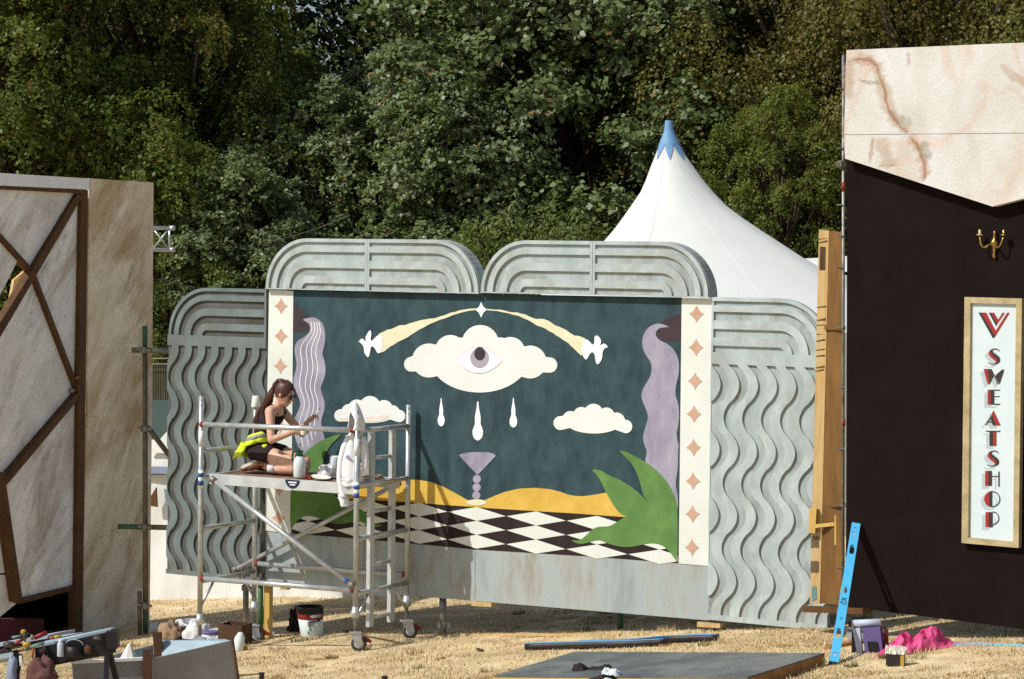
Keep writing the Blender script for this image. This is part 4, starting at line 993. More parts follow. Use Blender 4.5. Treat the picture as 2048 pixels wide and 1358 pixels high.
# ------------------------------------------------------------------ the painter
O = deckpt(545, .36)
pn = thing('person', O, 'person kneeling on the scaffold deck painting the mural, long brown ponytail, black top', 'person')
def W(u, v, z): return O + SU*u + SV*v + Vector((0,0,z))
def cap(b, a, ra, c, rc, n=14, m=6):
    a, c = Vector(a), Vector(c); L = 7
    b.tube([a.lerp(c, i/L) for i in range(L+1)], [ra+(rc-ra)*i/L for i in range(L+1)], n)
    b.ball(a, ra*1.0, n, m*2); b.ball(c, rc*1.0, n, m*2)
def remesh(name, b, m, parent, vox=.007, sm_it=6, tri=None):
    o = build(name, b.v, b.f, m, parent, True)
    md = o.modifiers.new('r', 'REMESH'); md.mode = 'VOXEL'; md.voxel_size = vox; md.use_smooth_shade = True
    s2 = o.modifiers.new('s', 'SMOOTH'); s2.factor = .5; s2.iterations = sm_it
    dg = bpy.context.evaluated_depsgraph_get(); me = bpy.data.meshes.new_from_object(o.evaluated_get(dg))
    o.modifiers.clear(); old = o.data; o.data = me; bpy.data.meshes.remove(old)
    me.polygons.foreach_set('use_smooth', [True]*len(me.polygons)); return o
def ellb(b, c, ax, ay, az, n=16, m=12):
    k = len(b.v); b.ball((0,0,0), 1, n, m)
    for i in range(k, len(b.v)):
        q = b.v[i]; b.v[i] = Vector(c) + Vector(ax)*q.x + Vector(ay)*q.y + Vector(az)*q.z
Z = Vector((0,0,1))
def torso(b, g=0.0, lo=0, hi=9):
    ellb(b, W(-.15,0,.225), SU*(.115+g), SV*(.165+g), Z*(.11+g))
    ellb(b, W(-.125,0,.31), SU*(.098+g), SV*(.14+g), Z*(.10+g))
    ellb(b, W(-.095,0,.385), SU*(.088+g), SV*(.122+g), Z*(.10+g))
    tx = (SU*.9+SV*.25).normalized(); ty = (SV*.93-SU*.30).normalized()
    ellb(b, W(-.045,.0,.475), tx*(.098+g), ty*(.14+g), Z*(.12+g))
    ellb(b, W(.01,.0,.555), tx*(.09+g), ty*(.15+g), Z*(.10+g))
    return tx, ty
B = MB(); tx, ty = torso(B)
shn, shf = W(.075,-.155,.60), W(-.005,.15,.605)
cap(B, W(.03,0,.60), .075, shn, .05); cap(B, W(.03,0,.60), .075, shf, .05)
cap(B, W(.045,.0,.62), .052, W(.095,.0,.70), .048)          # neck
# head, pitched forward
hdir = Vector(SU*.88 - Z*.42 + SV*.18).normalized(); hup = (Z*.90+SU*.42).normalized(); hsd = hdir.cross(hup).normalized()
HC = W(.135,.0,.775)
ellb(B, HC, hdir*.092, hsd*.074, hup*.11); ellb(B, HC+hdir*.035-hup*.055, hdir*.058, hsd*.055, hup*.065)
ellb(B, HC+hdir*.06-hup*.10, hdir*.022, hsd*.026, hup*.02)
cap(B, HC+hdir*.086+hup*.01, .010, HC+hdir*.108-hup*.028, .014); ellb(B, HC+hdir*.082-hup*.062, hdir*.018, hsd*.025, hup*.012)
ellb(B, HC+hdir*.075+hup*.025, hdir*.02, hsd*.055, hup*.018)
for s in (-1, 1): ellb(B, HC+hsd*s*.074-hdir*.008-hup*.008, hdir*.018, hsd*.012, hup*.03)
# arms
eln, wrn = W(.14,-.22,.335), W(.315,-.10,.415)
cap(B, shn, .048, eln, .036); cap(B, eln, .037, wrn, .025)
elf, wrf = W(.16,.26,.37), W(.245,.22,.485)
cap(B, shf, .046, elf, .035); cap(B, elf, .036, wrf, .024)
def hand(b, w_, d, palm_n, curl, grip):
    d = d.normalized(); sd = d.cross(palm_n).normalized()
    pc = w_ + d*.045
    ellb(b, pc, d*.048, sd*.038, palm_n*.017)
    for i, (o_, L) in enumerate(((-.028,.066),(-.009,.074),(.010,.070),(.028,.056))):
        p0 = pc + d*.04 + sd*o_; p1 = p0 + d*L*.4 + palm_n*curl*.012; p2 = p1 + d*L*.2*(1-curl*.4) + palm_n*L*.36*curl; p3 = p2 + palm_n*L*.22*curl - d*L*.2*curl
        cap(b, p0, .0085, p1, .008, 8, 4); cap(b, p1, .008, p2, .0075, 8, 4); cap(b, p2, .0075, p3, .0065, 8, 4)
    t0 = pc - d*.02 - sd*.03*grip; t1 = t0 + d*.03 - sd*.022*grip + palm_n*.015; t2 = t1 + d*.028 + palm_n*.022
    cap(b, t0, .011, t1, .0095, 8, 4); cap(b, t1, .0095, t2, .008, 8, 4)
    return pc
hn = hand(B, wrn, (SU*.9+SV*.4+Z*.12), (SV*.55-Z*.1+SU*.1-SV*.0+Vector((0,0,.25))).normalized(), .9, -1)
hf = hand(B, wrf, (SU*.55+SV*.45+Z*.65), (SU*.6-SV*.2-Z*.6).normalized(), 1.0, 1)
# legs: kneeling, sitting back on the heels
for s, ku in ((-1, .325), (1, .30)):
    hip, kn, an = W(-.12, s*.09, .20), W(ku, s*.115, .115), W(.035, s*.10, .055)
    cap(B, hip, .092, W((-.12+ku)/2, s*.105, .165), .080); cap(B, W((-.12+ku)/2, s*.105, .165), .080, kn, .056)
    k2_ = W(ku+.005, s*.115, .065)
    cap(B, kn, .054, k2_, .050); cap(B, k2_, .05, W(ku*.55, s*.11, .062), .056); cap(B, W(ku*.55, s*.11, .062), .056, an, .036)
    cap(B, an, .036, W(-.02, s*.10, .075), .034)
body = remesh('body', B, M['skin'], pn, .0065, 5)
# clothes
def cutmesh(o, planes):
    bm = bmesh.new(); bm.from_mesh(o.data); off_ = Vector(root_of(o).location)
    for co, no in planes:
        bmesh.ops.bisect_plane(bm, geom=bm.verts[:]+bm.edges[:]+bm.faces[:], plane_co=Vector(co)-off_, plane_no=no, clear_outer=True)
    bm.to_mesh(o.data); bm.free(); return o
tb = MB(); torso(tb, .009); cap(tb, W(.03,0,.60), .06, W(.06,-.085,.605), .045); cap(tb, W(.03,0,.60), .06, W(.0,.085,.605), .045)
tp = remesh('tank_top', tb, M['top'], pn, .008, 3)
cutmesh(tp, [(W(-.10,0,.375), (-Z*.92-SU*.25).normalized()), (W(.0,0,.585), (Z*.9+SU*.25).normalized())])
for s in (-1, 1):
    v0 = .085*s; bs = -.03*s
    pts = [W(-.075+bs*.6, v0*1.1, .56), W(-.02+bs*.5, v0*1.05, .635), W(.03+bs*.5, v0, .662), W(.075+bs*.4, v0, .635), W(.10+bs*.3, v0, .57)]
    MB().tube(pts, .011, 8).go('strap', M['top'], tp, True)
sh_ = MB(); ellb(sh_, W(-.15,0,.225), SU*.126, SV*.176, Z*.118); ellb(sh_, W(-.13,0,.29), SU*.108, SV*.15, Z*.07)
for s, ku in ((-1,.325),(1,.30)): cap(sh_, W(-.12, s*.09, .20), .102, W(.03, s*.102, .178), .094)
so_ = remesh('shorts', sh_, M['top'], pn, .009, 3)
cutmesh(so_, [(W(-.12,0,.325), (Z*.97+SU*.1).normalized())])
# hi-vis vest tied round the waist
def band(name, rows, m, n=44, th=.01, ph=0):
    V, F = [], []
    for i, (cu, z, a, b_, fo) in enumerate(rows):
        for k in range(n):
            t = 2*math.pi*k/n; f = 1+fo*math.sin(7*t+ph)+fo*.6*math.sin(13*t+2*ph)
            V.append(W(cu+a*f*math.cos(t), b_*f*math.sin(t), z + (.04*math.cos(t))*(1 if z > .2 else 1) + fo*.12*math.sin(5*t)))
    for i in range(len(rows)-1):
        for k in range(n):
            p = i*n+k; r = i*n+(k+1)%n; F.append((p, r, r+n, p+n))
    o = build(name, V, F, M[m], pn, True); q = o.modifiers.new('t', 'SOLIDIFY'); q.thickness = th; return o
vest = band('hi_vis_vest', [(-.125,.375,.112,.15,.01),(-.13,.345,.122,.162,.02),(-.14,.30,.138,.178,.03),(-.155,.268,.15,.19,.05)], 'hiv')
v2 = band('reflective_band', [(-.128,.356,.124,.163,.012),(-.136,.318,.138,.178,.022)], 'refl', th=.006)
# loose skirt of the vest hanging behind
V, F = [], []
for i in range(7):
    t = i/6
    for k in range(15):
        a = math.pi*.55 + (math.pi*.95)*k/14; f = 1+.08*math.sin(k*1.7+i*.4)
        V.append(W(-.16-.075*t+(.15+.02*t)*f*math.cos(a), (.19+.005*t)*f*math.sin(a), .285-.15*t+.02*math.sin(k*1.1)*t))
for i in range(6):
    for k in range(14): F.append((i*15+k, i*15+k+1, (i+1)*15+k+1, (i+1)*15+k))
vs_ = build('vest_tail', V, F, M['hiv'], pn, True); q = vs_.modifiers.new('t', 'SOLIDIFY'); q.thickness = .012
crumple('vest_knot', W(.0,-.13,.25), .035, .03, .03, M['hiv'], pn, 5, .4, 12, False)
# shoes, socks
for s in (-1, 1):
    vv_ = s*.125 if s < 0 else .10
    a, c = W(.0, vv_, .15 if s < 0 else .11), W(-.27, vv_-.005, .035)
    d = (a-c).normalized(); up_ = (Z - d*d.z).normalized()
    fb = MB(); ellb(fb, a-d*.02-up_*.035, d*.075, SV*.042, up_*.045); ellb(fb, a-d*.13-up_*.025, d*.12, SV*.046, up_*.042); ellb(fb, c+d*.055-up_*.012, d*.07, SV*.045, up_*.034)
    cap(fb, a-up_*.04, .042, W(.05, vv_, .07), .042)
    shoe = remesh('shoe', fb, M['shoe'], pn, .008, 3)
    sole = [a+d*.035+up_*.018 + d*x + SV*y for x, y in [(.035*math.cos(t)-.02, .036*math.sin(t)) for t in np.linspace(-1.57,1.57,8)]+[(-.10,.031),(-.18,.042)]+[(-.27+.06*math.cos(t), .045*math.sin(t)) for t in np.linspace(1.7,4.58,9)]+[(-.18,-.042),(-.10,-.031)]]
    MB().prism(sole, -up_*.03).go('sole', M['sole'], shoe)
    MB().tube([W(.12,vv_*.95,.060), W(.085,vv_*.97,.060), W(.05,vv_,.064)], [.047,.046,.047], 14).go('sock', M['sock'], pn, True)
# hair: scalp, ponytail
hb = MB(); ellb(hb, HC-hdir*.012+hup*.02, hdir*.098, hsd*.086, hup*.108)
hr = remesh('hair', hb, M['hair'], pn, .008, 2)
cutmesh(hr, [(HC+hdir*.062+hup*.03, (hdir*.95-hup*.33).normalized()), (HC-hup*.045+hdir*.02, (-hup*.9+hdir*.42).normalized())])
tie = HC - hdir*.085 + hup*.085
MB().lathe(tie, [(.02,-.012),(.028,-.006),(.028,.006),(.02,.012)], 12, axis=(-hdir+hup*.4)).go('hair_tie', M['blackp'], hr, True)
for i in range(64):
    r1, r2 = random.uniform(-1,1), random.uniform(-1,1)
    o1 = hsd*r1*.02+hup*r2*.018
    pts = [HC - hdir*.03 + hup*(.10+.01*r2) + hsd*r1*.05, tie+o1, tie - hdir*.05 - Z*.04+o1*1.6, W(-.055,0,.70)+SV*r1*.05+Z*r2*.02-SU*.01*r2, W(-.115,0,.60)+SV*r1*.06+SU*(.03*r2), W(-.15,-.01,.49)+SV*r1*.06+SU*(.035*r2), W(-.165,-.015,.39+.05*random.random())+SV*r1*.045+SU*(.03*r2)]
    pts = [q+Vector((random.gauss(0,.006), random.gauss(0,.006), random.gauss(0,.006))) for q in pts]
    MB().tube(pts, [.008,.009,.011,.012,.011,.008,.001], 6).go('hair_lock', M['hair'], hr, True)
for s in (-1,1):
    MB().tube([HC+hdir*.07+hup*.07+hsd*s*.045, HC+hdir*.085+hup*.0+hsd*s*.05, HC+hdir*.085-hup*.06+hsd*s*.055], [.006,.008,.002], 6).go('hair_lock', M['hair'], hr, True)
# glasses
gl = MB()
for s in (-1,1):
    c = HC+hdir*.094+hsd*s*.034+hup*.006
    gl.tube([c+hsd*.026*math.cos(t)+hup*.021*math.sin(t) for t in np.linspace(0,2*math.pi,13)], .004, 6, False)
    gl.tube([c+hsd*s*.026, HC+hsd*s*.080-hdir*.01+hup*.008], .004, 6)
gg = gl.go('glasses', M['blackp'], pn)
for s in (-1,1):
    c = HC+hdir*.094+hsd*s*.034+hup*.006
    build('lens', [c+hsd*.025*math.cos(t)+hup*.02*math.sin(t) for t in np.linspace(0,2*math.pi,13)[:-1]], [tuple(range(12))], M['sdark'], gg)
# what the hands hold
cu = hn + SU*.05 + SV*.02 + Z*.0
q = MB().lathe(cu-Z*.035, [(.026,0),(.028,.004),(.036,.085),(.034,.086),(.03,.06),(.0,.06)], 16, axis=(.08,-.1,1)).go('paint_cup', M['paper'], None, True); tag(q, 'small pale paint cup held in the lower hand of the kneeling person', 'cup')
bp = hf + SU*.03
br = thing('paint_brush', bp, 'thin white-handled paintbrush in the raised hand of the kneeling person', 'paintbrush')
MB().tube([bp-SU*.02-Z*.05, bp+SU*.03+SV*.06+Z*.09], [.004,.005], 8).go('handle', M['paper'], br, True)
MB().tube([bp+SU*.03+SV*.06+Z*.09, bp+SU*.035+SV*.075+Z*.12], [.005,.001], 8).go('bristles', M['hair'], br, True)

# ------------------------------------------------------------------ ground clutter
# paint bucket
g0 = ongr(624, 1272)
bk = thing('paint_bucket', g0, 'white paint bucket with red band lying tilted on the grass under the tower', 'bucket')
ax = Vector((-.10, .06, 1)).normalized()
MB().lathe(g0+Vector((0,0,.0)), [(.108,.0),(.112,.006),(.132,.255)], 28, axis=ax).go('body', M['milk'], bk, True)
MB().lathe(g0, [(.1262,.175),(.1268,.178),(.1308,.228),(.1305,.231)], 28, axis=ax).go('red_band', M['redp'], bk, True)
MB().lathe(g0, [(.1315,.232),(.138,.236),(.1385,.285),(.142,.287),(.142,.297),(.132,.297),(.126,.25)], 28, axis=ax).go('rim', M['blackp'], bk, True)
toC = (CO-g0); toC.z = 0; toC.normalize(); sx_ = Vector((-toC.y, toC.x, 0)); sx_ = sx_ if sx_.x > 0 else -sx_
def onb(a, h, rr):      # point on bucket skin at angle a from the camera side, height h
    d = toC*math.cos(a) + sx_*math.sin(a); x = ax.orthogonal().normalized()
    d = (d - ax*d.dot(ax)).normalized(); return g0 + ax*h + d*rr
def bucket_text(s, a0, h0, hh, w_, m, rfun):
    G = {'M': [(0,0,0,1),(0,1,.5,.4),(.5,.4,1,1),(1,1,1,0)], 'E': [(0,0,0,1),(0,1,.9,1),(0,.5,.7,.5),(0,0,.9,0)], 'D': [(0,0,0,1),(0,1,.7,.9),(.7,.9,.9,.5),(.9,.5,.7,.1),(.7,.1,0,0)], 'I': [(.5,0,.5,1)], 'U': [(0,1,0,.2),(0,.2,.5,0),(.5,0,1,.2),(1,.2,1,1)],
         'o': [(.1,.1,.1,.6),(.1,.6,.8,.6),(.8,.6,.8,.1),(.8,.1,.1,.1)], 'l': [(.3,0,.3,1)], 'e': [(.8,.1,.1,.1),(.1,.1,.1,.6),(.1,.6,.8,.6),(.8,.6,.8,.35),(.8,.35,.1,.35)]}
    for i, ch in enumerate(s):
        for x0, y0, x1, y1 in G.get(ch, []):
            a = onb(a0+(i+x0*.75)*w_, h0+y0*hh, rfun); b = onb(a0+(i+x1*.75)*w_, h0+y1*hh, rfun)
            MB().bar(a, b, .004, .006, toC).go('lettering', M[m], bk)
bucket_text('MEDIUM', .02, .188, .026, .15, 'stick', .134)
MB().prism([onb(t, h, .1305) for t, h in ((-.25,.12),(.1,.125),(.5,.13),(.8,.14),(.8,.165),(.4,.158),(.0,.152),(-.25,.148))], toC*.003).go('dark_label', M['sdark'], bk)
bucket_text('ooeoel', -.2, .128, .02, .16, 'stick', .1345)
for t, h in ((-.3,.03),(-.15,.06),(-.2,.1)): MB().prism([onb(t, h, .1235), onb(t+.12, h, .1235), onb(t+.12, h+.03, .1245), onb(t, h+.03, .1245)], toC*.003).go('green_mark', M['greenp'], bk)
q = crumple('black_bag', ongr(592,1262), .075, .06, .19, M['bagd'], None, 4, .45); tag(q, 'crumpled black cloth leaning against the paint bucket', 'cloth')

# clutter left of the tower
def crate(px, py, label, su, sv, h, m, cat, nm, yaw=0.3, group=None):
    p = ongr(px, py); d = Vector((math.cos(yaw), math.sin(yaw), 0)); n = Vector((-d.y, d.x, 0)); b = MB(); t_ = .012
    p.z -= .01
    b.box(p+Vector((0,0,t_)), d*su, n*sv, (0,0,t_))
    for s in (-1,1): b.box(p+d*s*(su-t_/2)+Vector((0,0,h/2+t_*2)), d*t_/2, n*sv, (0,0,h/2)); b.box(p+n*s*(sv-t_/2)+Vector((0,0,h/2+t_*2)), d*(su-t_), n*t_/2, (0,0,h/2))
    o = b.go(nm, M[m]); tag(o, label, cat, group); return o, p
def disc(px, py, h, label, r=.13, tilt=(.1,-.3,1), m='lgrey'):
    p = ongr(px, py, h); t = thing('bucket_lid', p, label, 'lid', 'loose bucket lids')
    MB().lathe(p, [(r*.9,0),(r,.004),(r,.02),(r*.95,.024),(r*.9,.016),(.0,.016)], 26, axis=tilt).go('disc', M[m], t, True)
    MB().lathe(p, [(r*1.01,.006),(r*1.03,.01),(r*1.01,.016)], 26, axis=tilt).go('lip', M['lgrey'] if m != 'lgrey' else M['bag'], t, True)
crate(470, 1290, 'dark timber crate of scraps left of the rear scaffold castor', .13, .11, .2, 'dbrown', 'crate', 'scrap_crate', -.4)
crate(400, 1288, 'low dark tray under the clutter beside the front scaffold upright', .22, .13, .05, 'bagd', 'tray', 'low_tray', -.2)
for a in (((400,1262), .12, 'grey bucket lid half hidden behind the front scaffold upright', .12, (.2,-.25,1)), ((430,1272), .09, 'pale round bucket lid tilted beside the timber crate', .13, (-.15,-.35,1)), ((385,1248), .14, 'grey bucket lid lying on top of the clutter heap', .11, (.1,-.2,1))):
    disc(a[0][0], a[0][1], a[1], a[2], a[3], a[4])
def tub(px, py, label, r, h, m, lidm=None):
    p = ongr(px, py); t = thing('paint_pot', p, label, 'pot', 'paint pots in the clutter')
    MB().lathe(p, [(r*.88,0),(r*.9,.005),(r,h*.93)], 20).go('body', M[m], t, True)
    if lidm: MB().lathe(p+Vector((0,0,h*.93)), [(r*1.06,0),(r*1.06,.015),(r,.02)], 20).go('lid', M[lidm], t, True)
tub(420, 1290, 'grey paint pot with dark lid under the tilted bucket lid', .09, .13, 'lgrey', 'purple')
tub(372, 1282, 'dark purple paint pot beside the printed plastic sack', .10, .12, 'purple', 'bagd')
for px, py, rx, rz, sd, m, lab in ((340,1286,.13,.19,1,'card','brown paper sack standing behind the grey box'), (362,1276,.13,.16,2,'bag','white plastic sack with blue print behind the grey box'), (395,1288,.13,.22,6,'bag','white plastic sack slumped around the foot of the scaffold upright'), (452,1284,.08,.17,8,'bag','white crumpled sheet on top of the timber crate'), (308,1262,.07,.08,11,'milk','pale crumpled plastic by the foot of the weathered scaffold tube'), (540,1268,.07,.05,12,'bag','crumpled white plastic at the foot of the yellow timber post')):
    q = crumple('plastic_sack', ongr(px, py), rx, rx*.8, rz, M[m], None, sd, .3); tag(q, lab, 'sack', 'crumpled sacks and sheets')
p = ongr(476, 1302)
jg = thing('plastic_jug', p, 'small white plastic jug with yellow spout beside the castor', 'jug')
MB().lathe(p, [(.05,0),(.055,.01),(.05,.13),(.03,.165),(.022,.18)], 18, axis=(.12,.05,1)).go('body', M['milk'], jg, True)
MB().lathe(ongr(488,1300)+Vector((0,-.03,.02)), [(.02,0),(.024,.01),(.024,.03),(.015,.04)], 12, axis=(.8,0,.4)).go('spout', M['yelp'], jg, True)
# small stakes near the lower edge
for x, y, lab in ((523, 1345, 'dark stake top poking into view near the grey box'), (769, 1352, 'dark stake top at the lower edge below the scaffold castor')):
    b_ = ongr(x, 1385); top = atY(x, y, b_.y)
    q = MB().lathe(b_, [(.022,-.02),(.022,top.z-b_.z-.02),(.026,top.z-b_.z-.015),(.024,top.z-b_.z)], 10).go('stake', M['pipe']); tag(q, lab, 'stake', 'marker stakes')

# faceted scenic box, lower left
BP = Plane(atY(300, 1330, 20.5), (.93, -.36, 0)); BP.p.z = 0
bx = thing('scenic_box', atY(300, 1390, 20.5), 'open grey faceted scenic box with brown posts in the near corner', 'box')
Yb = 20.5
def quad(nm, pts, m, th=.02, vec=None):
    v = [atY(*p) for p in pts]; n = (v[1]-v[0]).cross(v[2]-v[0]).normalized()
    if n.dot(CO-v[0]) < 0: n = -n
    return MB().prism(v, -n*th).go(nm, M[m], bx)
quad('front_panel', [(144,1326,20.1),(289,1319,20.3),(291,1420,20.3),(152,1420,20.1)], 'boxg')
quad('rim', [(143,1322,20.08),(289,1315,20.28),(289,1321,20.28),(143,1328,20.08)], 'cornice', .03)
quad('side_panel', [(301,1318,20.3),(463,1281,20.75),(484,1420,20.75),(303,1420,20.3)], 'boxg')
quad('edge_batten', [(463,1280,20.74),(467,1280,20.74),(488,1420,20.74),(484,1420,20.74)], 'dbrown', .03)
quad('inner_panel', [(322,1281,21.1),(450,1278,21.05),(462,1282,20.9),(325,1330,20.9)], 'steelb')
quad('inner_panel', [(226,1310,20.75),(306,1290,21.05),(310,1345,21.0),(226,1345,20.75)], 'steelb')
quad('post', [(285,1300,20.26),(301,1300,20.26),(303,1420,20.26),(287,1420,20.26)], 'dbrown', .05)
quad('post', [(305,1264,21.0),(322,1266,21.0),(326,1330,21.0),(309,1330,21.0)], 'dbrown', .05)
q = MB().lathe(atY(258,1318,20.55)-Vector((0,0,.04)), [(.10,0),(.085,.04),(.05,.10),(.012,.17)], 7).go('white_cone', M['paper']); tag(q, 'folded white paper cone standing inside the grey scenic box', 'paper cone')

# portable workbench with tools
Yw = 19.6
wb = thing('workbench', Vector((atY(90,1358,Yw).x, Yw, gz(-3.6,19.6))), 'black folding workbench littered with hand tools, lower left corner', 'workbench')
def wp(px, py, dY=0): return atY(px, py, Yw+dY)
def slab(nm, pts, m, th, par=wb):
    v = [wp(*p) for p in pts]; return MB().prism(v, (0,0,-th)).go(nm, M[m], par)
slab('rear_jaw', [(-40,1292,.25),(95,1270,.25),(150,1258,.42),(40,1280,.6)], 'lgrey', .03)
slab('front_jaw', [(86,1289,-.02),(222,1257,.0),(228,1254,.2),(90,1282,.2)], 'steelb', .02)
slab('front_beam', [(70,1296,-.04),(232,1262,-.02),(233,1266,.1),(72,1300,.1)], 'blackp', .16)
slab('tray', [(-40,1316,-.1),(25,1304,-.1),(26,1312,.15),(-40,1324,.15)], 'steelb', .04)
MB().bar(wp(64,1332), wp(222,1302), .05, .05).go('lower_beam', M['blackp'], wb)
MB().box(wp(226,1278), Vector((.045,0,0)), Vector((0,.07,0)), Vector((0,0,.07))).go('end_cap', M['blackp'], wb)
for a, b_ in (((214,1300,0),(210,1430,-.1)), ((218,1300,.02),(250,1430,.25)), ((32,1300,-.05),(36,1430,-.15)), ((40,1310,.1),(20,1430,.3))):
    MB().bar(wp(*a), wp(*b_), .04, .03).go('leg', M['blackp'], wb)
def tool(nm, lab, cat, fn):
    t = thing(nm, fn[0], lab, cat, 'tools on the workbench')
    for k, (b, m) in enumerate(fn[1:]): b[1].go(b[0], M[m], t, True)
tl = [('pliers','red-handled pliers lying across the workbench edge','pliers',wp(38,1290), [(('handle', MB().tube([wp(25,1292,-.05), wp(36,1284,-.04), wp(47,1278,-.03)], [.012,.015,.011], 8)),'redp'), (('jaw', MB().tube([wp(47,1278,-.03), wp(56,1274,-.02)], [.014,.006], 8)),'dmetal')]),
      ('staple_gun','red hand tool with pale grip on top of the workbench jaw','hand tool',wp(80,1278), [(('body', MB().bar(wp(68,1276,.0), wp(94,1265,.02), .022, .034)),'redp'), (('grip', MB().ball(wp(64,1275,-.03), .022, 10, 8, (.7,.7,1.1))),'card')]),
      ('screwdriver','teal screwdriver on the far jaw of the workbench','screwdriver',wp(34,1274,.1), [(('grip', MB().tube([wp(24,1275,.1), wp(43,1272,.1)], .010, 8)),'tealp'), (('shaft', MB().tube([wp(43,1272,.1), wp(58,1266,.12)], .004, 6)),'galv')]),
      ('tape_measure','yellow and black tape measure standing on the workbench','tape measure',wp(48,1264,.08), [(('case', MB().lathe(wp(47,1264,.08)-Vector((0,.02,0)), [(.012,0),(.022,.004),(.022,.026),(.012,.03)], 14, axis=(0,1,0))),'yelp'), (('grip', MB().box(wp(52,1271,.06), (.035,0,0), (0,.02,0), (0,0,.014))),'blackp')]),
      ('clamp','yellow quick clamp hanging on the workbench tray','clamp',wp(52,1286,-.06), [(('bar', MB().bar(wp(48,1272,-.06), wp(54,1300,-.06), .015, .012)),'blackp'), (('jaw', MB().box(wp(53,1289,-.07), (.03,0,0), (0,.015,0), (0,0,.02))),'yelp')]),
      ('chisel','orange-capped chisel lying along the front jaw','chisel',wp(104,1276,-.03), [(('cap', MB().ball(wp(103,1276,-.04), .014, 10, 8)),'orange'), (('handle', MB().tube([wp(108,1275,-.03), wp(122,1272,-.02)], .013, 8)),'yelp'), (('blade', MB().bar(wp(122,1272,-.02), wp(165,1265,.03), .025, .006)),'lgrey')]),
      ('file','orange-handled file hanging from the workbench edge','file',wp(66,1305,-.08), [(('handle', MB().tube([wp(66,1293,-.08), wp(65,1316,-.08)], [.011,.008], 8)),'orange'), (('tang', MB().tube([wp(65,1316,-.08), wp(65,1326,-.08)], .004, 6)),'galv')]),
      ('trowel','teal-handled tool leaning under the front jaw','trowel',wp(78,1290,-.07), [(('blade', MB().bar(wp(60,1294,-.08), wp(88,1286,-.06), .03, .02)),'tealp'), (('handle', MB().tube([wp(60,1294,-.08), wp(52,1298,-.08)], .01, 8)),'dmetal')]),
      ('spray_can','silver can standing in the workbench frame','can',wp(121,1312,-.08), [(('body', MB().lathe(wp(121,1313,-.08), [(.026,0),(.028,.005),(.028,.10),(.02,.115),(.012,.12)], 16)),'lgrey'), (('cap', MB().lathe(wp(121,1313,-.08)+Vector((0,0,.115)), [(.018,0),(.018,.02),(.01,.024)], 12)),'bag')]),
      ('paint_kettle','black kettle with wire handle hanging in the workbench frame','kettle',wp(148,1312,-.06), [(('body', MB().lathe(wp(148,1316,-.06), [(.06,0),(.066,.01),(.075,.10),(.07,.10),(.06,.02)], 18)),'blackp'), (('wire_handle', MB().tube([wp(148,1316,-.06)+Vector((.075*math.cos(t),0,.10+.05*math.sin(t))) for t in np.linspace(0,math.pi,12)], .003, 6)),'lgrey')])]
for x_, y_, sx_b, sz_b, m_, lab_ in ((18,1286,.05,.03,'dmetal','dark steel clamp head lying at the near end of the workbench'), (88,1298,.04,.035,'bagd','black glove bundled under the front jaw of the workbench'), (176,1296,.04,.035,'dbrown','brown tape roll wedged in the workbench frame'), (196,1272,.045,.02,'dmetal','dark metal square on the far end of the workbench'), (12,1300,.06,.03,'bagd','black pouch on the workbench tray')):
    q = crumple('bench_clutter', wp(x_, y_, -.06)-Vector((0,0,.02)), sx_b, .04, sz_b, M[m_], None, x_, .3, 16, False); tag(q, lab_, 'clutter', 'tools on the workbench')
for nm, lab, cat, loc, ps in tl: tool(nm, lab, cat, [loc]+ps)
q = crumple('maroon_bag', wp(86,1350,-.12)-Vector((0,0,.06)), .12, .08, .17, M['maroonl'], None, 15, .35, 36, False, 4.5); tag(q, 'dusty maroon cloth bag hanging under the workbench', 'bag')
q = crumple('blue_rag', wp(24,1330,-.1)-Vector((0,0,.1)), .045, .04, .16, M['tentwin'], None, 17, .4, 14, False); tag(q, 'blue and white rag hanging from the workbench tray', 'rag')
q = MB().bar(wp(41,1312,-.08), wp(42,1332,-.08), .025, .02).go('putty_knife', M['paper']); tag(q, 'pale flat scraper hanging beside the orange file', 'scraper')

# grey platform lying on the grass
ht = .10
pc_ = [(1150,1303),(1650,1306),(1495,1354),(988,1351)]
pv = [ongr(x, y, ht) for x, y in pc_]
pf = thing('platform_board', sum(pv, Vector())/4 - Vector((0,0,ht)), 'grey painted platform board lying flat on the grass', 'platform')
MB().prism(pv, (0,0,-.014)).go('top_sheet', M['platf'], pf)
for i in range(4):
    a, b_ = pv[i]-Vector((0,0,.062)), pv[(i+1)%4]-Vector((0,0,.062)); c = sum(pv, Vector())/4; ins = ((c-(a+b_)/2)); ins.z = 0; ins.normalize()
    MB().bar(a+ins*.02, b_+ins*.02, .035, .094).go('edge_joist', M['woody'] if i != 1 else M['cutwood'], pf)
